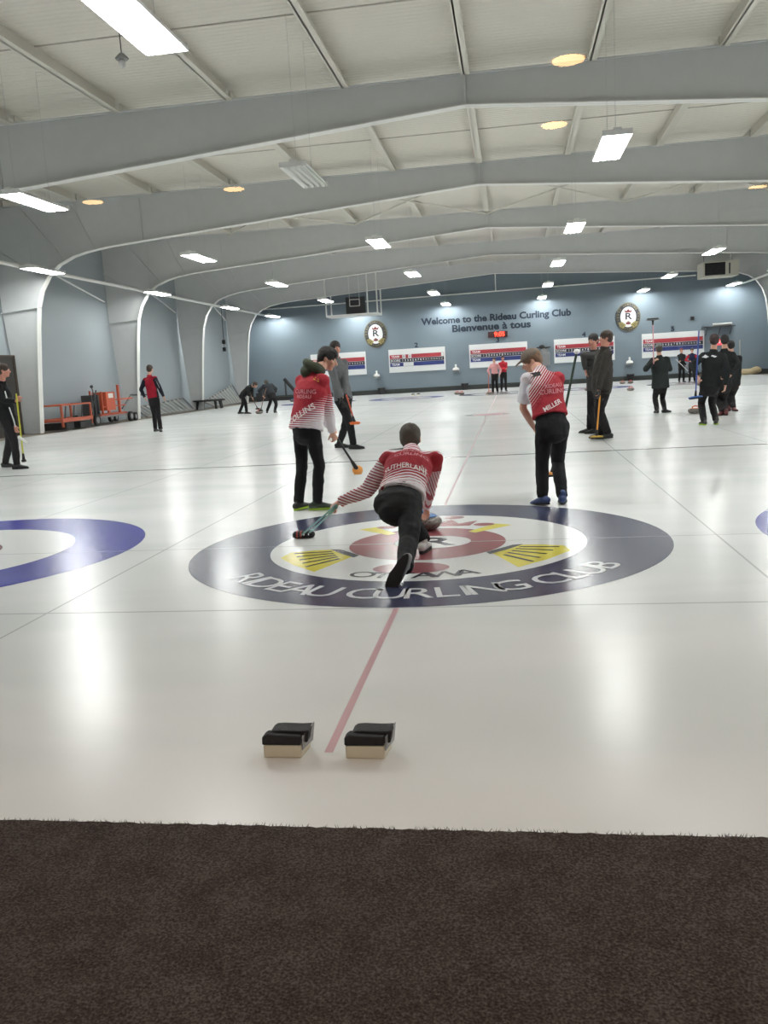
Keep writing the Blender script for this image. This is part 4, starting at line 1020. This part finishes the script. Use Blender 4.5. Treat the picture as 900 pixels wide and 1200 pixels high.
decal(p4, None, A(615,440,8.1), V((1,0,.3)), V((-.3,0,1)), 1, mat('armband_grey', (110,120,136), .7), 'sleeve_stripe', direction=(0,1,0), polys=[[(-.03,-.004),(.04,.0),(.04,.007),(-.03,.003)]])
bt = A(676,412,8.95); t_ = broom(bt, A(647,556,9.0), mat('dark_green_handle', (36,62,48), .4), mat('orange_head', (224,150,70), .5), 'dark green handled broom with white knob held before the capped sweeper', (1,.2,0), L=.1)
MB().ell(bt, (.032,.032,.026)).build('white_knob', M_white, t_, smooth=True)
# --- crouching curler
su_ = V((0,.87,.48)).normalized()
g3 = (V((A(496,640,6.22).x, 6.22, 0))+V(A(474,664,5.30)))/2; g3.z = 0
def vk(k): return -(V(A(468,590,5.98)).lerp(V(A(483,531,6.48)), k)-g3).dot(su_)
s3 = stripemat('red_white_delivery_jacket', RED, WHITE, (.1, -.55, -.35), 52, tuple(-su_+V((.12,0,0))), vk(.52), 1.15/(vk(.08)-vk(.52)))
p3 = person('crouching person in red and white jacket sliding out with one hand on the blue-handled stone', 1.72, A(468,590,5.98), A(483,531,6.48), A(481,514,6.66), (0,1,-.12), (-.05,.5,-.85),
    (V((A(496,640,6.22).x, 6.22, .095)), A(474,664,5.30)), ((.1,1,0), (-.5,-.12,-.85)), (A(398,588,6.42), A(499,594,6.96)), dict(jacket=s3, pants=M_pants, shoe=(M_whs, M_sv), hair=M_hairg),
    elh=((-.2,-.3,-.6),(.8,-.3,.1)), knh=((-.28,1,.5),(.05,.2,-1)), vox=.0085, shup=((0,0,1),(.25,1,-.15)), palm=((.4,.3,-.7),(-.6,0,-.8)), curl=(1.4,.9), jl=.02, handd=((-.8,.2,-.5),(0,.6,-.8)), pants_bulk=1.05, shw=.155, coat=1.1, legbulk=(1.1,.95), eyes=False, shoulder_off=((-.02,.0,.0),(.03,.03,.0)))
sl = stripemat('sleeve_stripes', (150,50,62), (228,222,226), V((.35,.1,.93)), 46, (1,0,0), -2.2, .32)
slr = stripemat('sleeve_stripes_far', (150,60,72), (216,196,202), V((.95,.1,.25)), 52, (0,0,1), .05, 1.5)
def f3(c):
    sL, eL, wL = p3['sh'][0], p3['el'][0], V(A(398,588,6.42))
    ax = (wL-sL).normalized(); d = c-sL; al = d.dot(ax); rad = (d-ax*al).length
    if al > .05 and c.x < sL.x-.02: return 1
    sR = p3['sh'][1]
    if c.z < sR.z-.09 and c.x > sR.x-.07 and (c-sR).dot(su_) > -.12: return 2
    up = (c-V(A(483,531,6.48))).dot(su_)
    if up > -.07: return 3
    return 0
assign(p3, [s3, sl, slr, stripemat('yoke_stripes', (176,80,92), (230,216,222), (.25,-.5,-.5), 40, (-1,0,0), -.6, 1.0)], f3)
def bk(k, dx=0):   # a point down the spine
    a, b_ = V(A(468,590,5.98)), V(A(483,531,6.48)); return a.lerp(b_, k)+V((dx, -.08, .14))+V((0, -.12, .2))*0
dn = V((0,.5,-.86))
decal(p3, 'SUTHERLAND', bk(.46,.02), V((1,0,0)), V((-.03,.87,.48)), .07, M_prtw, 'name_lettering', .01, direction=dn, sx=.76, back=.1)
decal(p3, 'CURLING', bk(.70,.03), V((1,0,-.02)), V((0,.87,.48)), .06, M_prt, 'sponsor_lettering', .01, direction=dn, back=.1)
decal(p3, 'RIDEAU', bk(.80,.03), V((1,0,-.02)), V((0,.87,.48)), .05, M_prt, 'sponsor_lettering', .01, direction=dn, back=.1)
decal(p3, None, bk(.97,-.11), V((1,0,.05)), V((0,.87,.48)), 1, M_patch, 'black_patch', direction=dn, back=.1, polys=[[(-.05,-.025),(.05,-.02),(.05,.02),(-.05,.02)]])
decal(p3, None, bk(.93,.15), V((1,0,-.3)), V((.2,.87,.48)), 1, M_prty, 'yellow_flash', direction=dn, back=.1, polys=[[(-.035,.01),(.035,-.012),(.035,-.004),(-.035,.02)]])
for ch in p3['root'].children:   # white piping on the trailing shoe
    pass
# belt
mb = MB(); pl_ = p3['hp'][0].lerp(p3['hp'][1], .5); ax_ = p3['rt']; s_ = p3['su']
n = 28; c0 = pl_+s_*.112
mb2 = []
for i in range(n+1):
    a = 2*PI*i/n; mb2.append(c0+p3['rt']*math.cos(a)*.163+p3['fr']*math.sin(a)*.119)
mb.loft(mb2, [(.016,.006)]*(n+1), side=s_, n=8, cap=False); mb.build('belt', mat('brown_belt', (62,48,50), .4), p3['root'], smooth=True)
sx = A(498,618,7.15).x
# stabiliser
t = thing('slide_stabiliser', 'pale green twin-railed stabiliser with black and red head, held in the crouching curler\'s outstretched hand', 'stabiliser', tuple(atZ(356,630)))
b0 = atZ(357,631); tp = A(390,597,6.42); dd = (tp-b0).normalized(); sd = dd.cross(UPZ).normalized()
M_sg = mat('pale_green_tube', (112,158,150), .4)
for q in (-1, 1): MB().loft([b0+sd*q*.03+V((0,0,.03)), tp+sd*q*.018], [.0065,.0065], n=8, rnd=True).build('rail', M_sg, t, smooth=True)
MB().loft([tp-dd*.07, tp+dd*.06], [.02,.02], n=10, rnd=True).build('grip', M_sg, t, smooth=True)
MB().loft([b0-EX*.07+V((0,0,.032)), b0+EX*.06+V((0,0,.036))], [.032,.032], n=16, rnd=True).build('roller_head', M_black, t, smooth=True)
for q in (-.062, -.03): MB().loft([b0+EX*q+V((0,0,.033)), b0+EX*(q+.012)+V((0,0,.033))], [.0345,.0345], n=16).build('red_band', mat('cap_red', (150,60,50), .5), t, smooth=True)
for q in (0.0, .04): MB().loft([b0+EX*q+V((0,-.03,.04)), b0+EX*(q+.008)+V((0,-.03,.04))], [.009,.009], n=10).build('white_rivet', M_white, t, smooth=True)
# --- grey sweater
jgrey = cloth('grey_sweater', (104,106,108))
p2 = person('tall person in grey sweater and black trousers standing behind the hooded sweeper', 1.9, A(402,466,15.25), A(394,421,15.25), A(393,408,15.15), (.62,-.75,-.1), (.75,-.6,0),
    (A(398,518,15.45), A(414,517,15.1)), ((.95,-.1,0), (.95,-.25,0)), (A(405,463,14.9), A(401,467,14.85)), dict(jacket=jgrey, pants=M_pants, shoe=M_shk, hair=mat('dark_brown_hair', (48,40,36), .6), skin=M_skin_r), vox=.012, gloves=M_black, elh=((0,.6,-.3),(-.4,-.4,-.6)), palm=((0,0,-1),(0,0,-1)), coat=1.06, knh=((1,-.5,0),(1,-.5,0)), jl=.14)
broom(A(406,463,14.75), A(416,496,14.7), mat('red_orange_handle', (196,82,54), .4), mat('bright_orange', (232,120,60), .5), 'red-orange broom held low by the grey-sweatered man', (1,0,0), L=.17, padm=mat('orange_pad2', (236,132,76), .6))
# --- two men in dark jackets
jb = cloth('dark_brown_jacket', (58,55,52)); jb2 = cloth('charcoal_jacket', (64,64,63)); pk = cloth('black_cloth_trousers', (34,33,35))
p5 = person('man in dark brown jacket in profile, holding an orange-handled broom', 1.85, A(705,457,15.0), A(708,409,15.0), A(710,396,15.0), (-1,.05,-.02), (-.93,-.3,0),
    (A(704,505,15.15), A(712,506,14.95)), ((-.95,-.2,0), (-.95,-.3,0)), (A(700,456,14.75), A(702,458,14.7)), dict(jacket=jb, pants=pk, shoe=M_shk, hair=M_hairb, skin=M_skin_r), vox=.012, gloves=M_black, belly=.03, coat=1.12, jl=.16, pants_bulk=1.15, elh=((.6,.4,-.3),(.5,-.5,-.3)), knh=((-1,0,0),(-1,0,0)))
broom(A(703,464,14.72), A(699,512.5,14.75), mat('amber_handle', (226,150,44), .4), mat('amber_head', (206,170,80), .5), 'orange-handled broom standing before the brown-jacketed men', (1,.1,0), L=.2)
p5b = person('red-faced man in charcoal jacket half hidden behind the brown-jacketed man', 1.84, A(698,455,16.2), A(696,412,16.2), A(695,399,16.15), (-.55,-.8,-.05), (-.8,-.6,0),
    (A(691,502,16.3), A(698,503,16.1)), ((-1,-.2,0), (-1,-.2,0)), (A(686,434,16.1), A(699,450,15.9)), dict(jacket=jb2, pants=pk, shoe=M_shk, hair=M_hairk, skin=M_skin_r), vox=.013, coat=1.1, jl=.14, elh=((-.9,0,-.3),(.5,.3,-.3)), knh=((-1,0,0),(-1,0,0)))
# --- hatted man
jd = cloth('dark_green_black_coat', (42,48,47)); jk_ = cloth('black_jacket', (30,33,34))
p6 = person('person in dark coat and light grey hat seen from behind, holding a raised broom', 1.68, A(774,452,21.0), A(773,418,21.0), A(772,409,21.0), (-.1,1,0), (-.1,1,0),
    (A(770,480,21.0), A(779,479,21.0)), ((-.2,1,0), (.85,.5,0)), (A(766,424,20.75), A(776,428,21.35)), dict(jacket=jd, pants=pk, shoe=M_shk, hair=M_hairg), vox=.014, coat=1.3, jl=.16, elh=((-.8,-.1,-.8),(.6,0,-.9)), hat=('toque', cloth('light_grey_hat', (150,154,150))), eyes=False)
broom(A(766,426,20.6), A(765,374,20.6), mat('pale_pink_handle', (206,150,156), .4), mat('grey_head', (110,112,112), .5), 'pale pink broom held upside down with its grey head above the hat', (1,0,0), L=.26, up=(0,0,-1))
# --- black jacket group
M_logo = mat('jacket_logo', (206,208,208), .6)
p7 = person('person in black jacket and lime-soled shoes with back turned, nearest of the black-clad trio', 1.78, A(832,452,16.84), A(836,412,16.84), A(837,399,16.84), (.15,1,0), (.05,1,0),
    (A(825,488,16.84), A(839,487,16.84)), ((-.2,1,0), (.2,1,0)), (A(817,441,16.55), A(850,452,16.75)), dict(jacket=jk_, pants=pk, shoe=M_shk, sole=M_lime, hair=mat('dark_red_brown_hair', (48,34,34), .7)), vox=.013, coat=1.12, jl=.14, eyes=False, elh=((-1,-.2,-.2),(.5,-.6,-.2)))
decal(p7, None, A(836,412,16.4)-V((0,0,.09)), EX, UPZ, 1, M_logo, 'white_logo', direction=(0,1,0), polys=[[(-.13,0),(-.05,-.02),(.0,.0),(-.04,.03),(-.06,.045),(-.09,.02)],[(.03,.01),(.1,-.02),(.14,-.0),(.06,.03)]])
broom(A(819,388,16.5), A(815,466,16.5), mat('blue_handle', (50,76,150), .4), mat('blue_head', (52,92,158), .5), 'blue broom held off the ice beside the lime-soled curler', (1,.1,.08), L=.24)
p8 = person('black-clad person in dark red shoes, mostly hidden between the other two of the trio', 1.81, A(848,450,19.2), A(849,411,19.2), A(849,399,19.2), (.1,1,0), (-.1,1,0),
    (A(846,478,19.25), A(851,478,19.15)), ((-.5,-.8,0), (.1,1,0)), (A(842,440,19.0), A(856,440,19.0)), dict(jacket=jk_, pants=pk, shoe=mat('dark_red_shoe', (96,40,44), .5), hair=M_hairk), vox=.015, coat=1.0, eyes=False)
p9 = person('black-jacketed person with white chevrons on the back, farthest of the trio', 1.67, A(859,449,20.4), A(858,416,20.4), A(856,405,20.4), (-.2,1,0), (-.15,1,0),
    (A(854,475,20.5), A(860,476,20.4)), ((-.2,1,0), (.2,-1,0)), (A(853,444,20.1), A(866,449,20.4)), dict(jacket=jk_, pants=pk, shoe=mat('dark_red_shoe', (96,40,44), .5), hair=M_hairk), vox=.015, coat=1.05, eyes=False, elh=((-1,-.2,-.2),(.5,-.6,-.2)))
decal(p9, None, A(857,412,20.0)-V((0,0,.02)), EX, UPZ, 1, M_logo, 'white_chevron', direction=(0,1,0), polys=[[(-.14,0),(-.05,-.02),(.02,.0),(-.03,.03),(-.1,.025)],[(.05,.01),(.12,-.02),(.15,-.0),(.08,.03)]])
# --- simple standing people
def stander(label, px, py, H, fdx, mats_, wr_=None, lean=(0,0), hat=None, vox=.02, face=None, spread=.11, y=None, **kw):
    g = atZ(px, py); f = V((fdx[0], fdx[1], 0)).normalized(); r = f.cross(UPZ)
    pel = g+UPZ*.53*H; nk = g+UPZ*.825*H+V((lean[0], lean[1], 0))*.8; hd = g+UPZ*.925*H+V((lean[0], lean[1], 0))+f*.03
    an = (g-r*spread+UPZ*.088, g+r*spread+UPZ*.088)
    if wr_ is None: wr_ = (g-r*.24+UPZ*.47*H+f*.1, g+r*.24+UPZ*.47*H+f*.1)
    else: wr_ = [g+r*a+f*b_+UPZ*c for a, b_, c in wr_]
    return person(label, H, pel, nk, hd, face or f, f, an, ((f-r*.2), (f+r*.2)), wr_, mats_, vox=vox, hat=hat, knh=(f, f), elh=((-r-f*.4-UPZ*.2), (r-f*.4-UPZ*.2)), **kw)
hk = dict(pants=pk, shoe=M_shk, hair=M_hairb)
p10 = stander('distant person all in black with a white broom across the body, under scoreboard 5', 798.5, 448, 1.62, (.2,-1), dict(hk, jacket=jk_, hair=mat('reddish_hair', (110,52,48), .7)), ((.12,.22,1.0),(-.15,.22,.8)))
q = p10['root'].location
broom(V((q.x-.32, q.y-.42, 1.1)), V((q.x+.3, q.y-.5, .42)), mat('white_handle', (214,214,212), .4), M_white, 'white broom slanted across the distant person in black', (1,0,.2), L=.16)
p11 = stander('distant person in black and blue with red sleeves, arms folded, under scoreboard 5', 811, 448, 1.6, (-.25,-1), dict(hk, jacket=cloth('black_blue_jacket', (38,44,70))), ((-.12,.2,1.0),(.1,.22,.98)))
jr = cloth('bright_red_cloth', (176,44,56)); jp = cloth('pink_fleece', (220,160,160))
def sleeves(pd, base, slm, extra=None):
    def fn(c):
        for i in (0, 1):
            e = pd['el'][i]; sh = pd['sh'][i]
            ax = (e-sh).normalized(); d = c-sh; al = d.dot(ax)
            out = (c-(pd['sh'][0]+pd['sh'][1])/2).dot(pd['rt'])*(-1 if i == 0 else 1)
            if out > 0 and ((d-ax*al).length < .085*pd['s'] and al > .02): return 1
            if out > 0 and out > .155*pd['s'] and al > 0: return 1
        return 0
    assign(pd, [base, slm], fn)
sleeves(p11, cloth('black_blue_jacket', (38,44,70)), jr)
p12 = stander('distant person in pink fleece and black trousers standing before scoreboard 3', 580.5, 461, 1.7, (-.2,-1), dict(hk, jacket=jp), ((-.26,.12,.85),(.2,.15,.9)))
q = p12['root'].location
broom(V((q.x-.28, q.y-.25, 1.0)), V((q.x-.3, q.y-.45, .03)), mat('red_orange_handle', (196,82,54), .4), mat('orange_pad2', (236,132,76), .6), 'orange broom standing beside the pink-fleeced person', (1,0,0), L=.24)
p13 = stander('distant person in bright red jacket, arms crossed, beside the pink-fleeced one', 590.5, 458.6, 1.78, (.1,-1), dict(hk, jacket=jr, skin=M_skin_r), ((.1,.22,1.12),(-.1,.22,1.1)))
# --- red vest
p15 = person('person in red vest with black sleeves walking away near the orange machine', 1.78, A(180,467,23.6), A(175,441,23.6), A(176,435,23.6)+V((0,0,.06)), (.15,1,0), (.12,1,0),
    (A(182,501,23.7), A(188,501,23.5)), ((.1,1,0), (.4,-.8,0)), (A(170,466,23.5), A(192,465,23.5)), dict(jacket=cloth('crimson_vest', (160,34,52)), pants=pk, shoe=M_shk, hair=M_hairb), vox=.014, coat=1.05, jl=.08, eyes=False, elh=((-1,0,-.2),(1,0,-.2)))
sleeves(p15, cloth('crimson_vest', (160,34,52)), cloth('navy_black_sleeve', (34,38,48)))
decal(p15, None, A(184,445,23.2), EX, UPZ, 1, M_logo, 'white_seam', direction=(0,1,0), polys=[[(-.13,.07),(-.11,.09),(.02,.01),(.08,-.16),(.06,-.17),(.0,-.0)]])
# --- bent sweepers
p16 = person('sweeper in black bending forward over a stone by the column wall', 1.74, A(285,464,33.0)+V((0,0,.05)), A(295,452,32.9), A(299,451,32.8), (.85,.1,-.45), (.6,.1,-.75),
    (A(281,482,33.2), A(289,482,32.8)), ((.95,.1,0), (.95,-.1,0)), (A(296,466,32.6), A(294,464,32.9)), dict(jacket=jk_, pants=pk, shoe=M_shk, hair=M_hairb), vox=.018, coat=1.1, knh=((1,0,.2),(1,0,.2)), elh=((0,.2,-1),(0,-.2,-1)))
broom(A(292,459,32.7), A(302,479,32.4), mat('wood_handle', (120,84,70), .5), M_black, 'thin broom held by the bending sweeper in black', (1,0,0), L=.16)
p17 = person('second bent sweeper in dark clothes seen from behind, broom on the same stone', 1.72, A(318,463,32.5), A(313,450,32.8), A(312,449,33.0), (-.4,.8,-.5), (-.3,.5,-.7),
    (A(313,481,32.6), A(322,481,32.4)), ((-.3,.95,0), (.1,1,0)), (A(308,464,32.6), A(323,460,32.9)), dict(jacket=cloth('dark_slate_jacket', (46,50,54)), pants=pk, shoe=M_shk, hair=M_hairg), vox=.018, coat=1.15, eyes=False)
broom(A(312,455,32.5), A(305.5,481,32.2), mat('wood_handle', (120,84,70), .5), M_black, 'thin broom held by the second bent sweeper', (1,0,0), L=.16)
# --- edge person in black
jbp = cloth('black_track_jacket', (28,29,32))
p14 = person('person in black track suit with white piping standing beside the tall dark board', 1.84, A(8,490,14.3), A(1,448,14.3), A(4,434,14.25), (.9,.45,0), (.95,.2,0),
    (A(6,540,14.6), A(19,538,14.1)), ((.95,-.1,0), (.98,.1,0)), (A(18,500,14.2), A(19,470,13.95)), dict(jacket=jbp, pants=pk, shoe=M_shk, hair=M_hairb, skin=M_skin_r), vox=.012, coat=1.08, jl=.14, elh=((-.3,.3,-.8),(.4,-.4,-1)), palm=((0,1,0),(0,1,0)), handd=(None,(.5,.3,.6)), curl=(1.2,1.2), knh=((1,0,0),(1,0,0)))
for q in ([(6,459),(9,470)], [(11,478),(16,492),(18,500)]):
    MB().loft([A(a, b_, 13.98 if a < 12 else 14.0) for a, b_ in q], [.012]*len(q), n=6, rnd=True).build('white_piping', M_logo, p14['jacket'])
b_ = broom(A(19,462,13.9), A(28,540,13.9), mat('yellow_handle', (196,196,60), .4), M_black, 'yellow-handled broom held upright by the person in the black track suit', (1,.1,0), L=.06)
MB().loft([A(22,512,13.85), A(32,519,13.85)], [(.03,.016), (.02,.012)], n=10, rnd=True).build('white_clip', M_white, b_, smooth=True)
# ------------------------------------------------------------------ render look
w = bpy.data.worlds.new('world'); SC.world = w; w.use_nodes = True; w.node_tree.nodes['Background'].inputs[0].default_value = (.5,.5,.52,1); w.node_tree.nodes['Background'].inputs[1].default_value = .02
SC.view_settings.view_transform = 'Standard'; SC.view_settings.look = 'None'; SC.view_settings.gamma = 1.0; SC.view_settings.use_curve_mapping = False
SC.view_settings.exposure = 0.26
SC.cycles.use_denoising = True; SC.cycles.max_bounces = 8; SC.cycles.diffuse_bounces = 5; SC.cycles.sample_clamp_indirect = 6; SC.cycles.sample_clamp_direct = 0
SC.cycles.caustics_reflective = False; SC.cycles.caustics_refractive = False
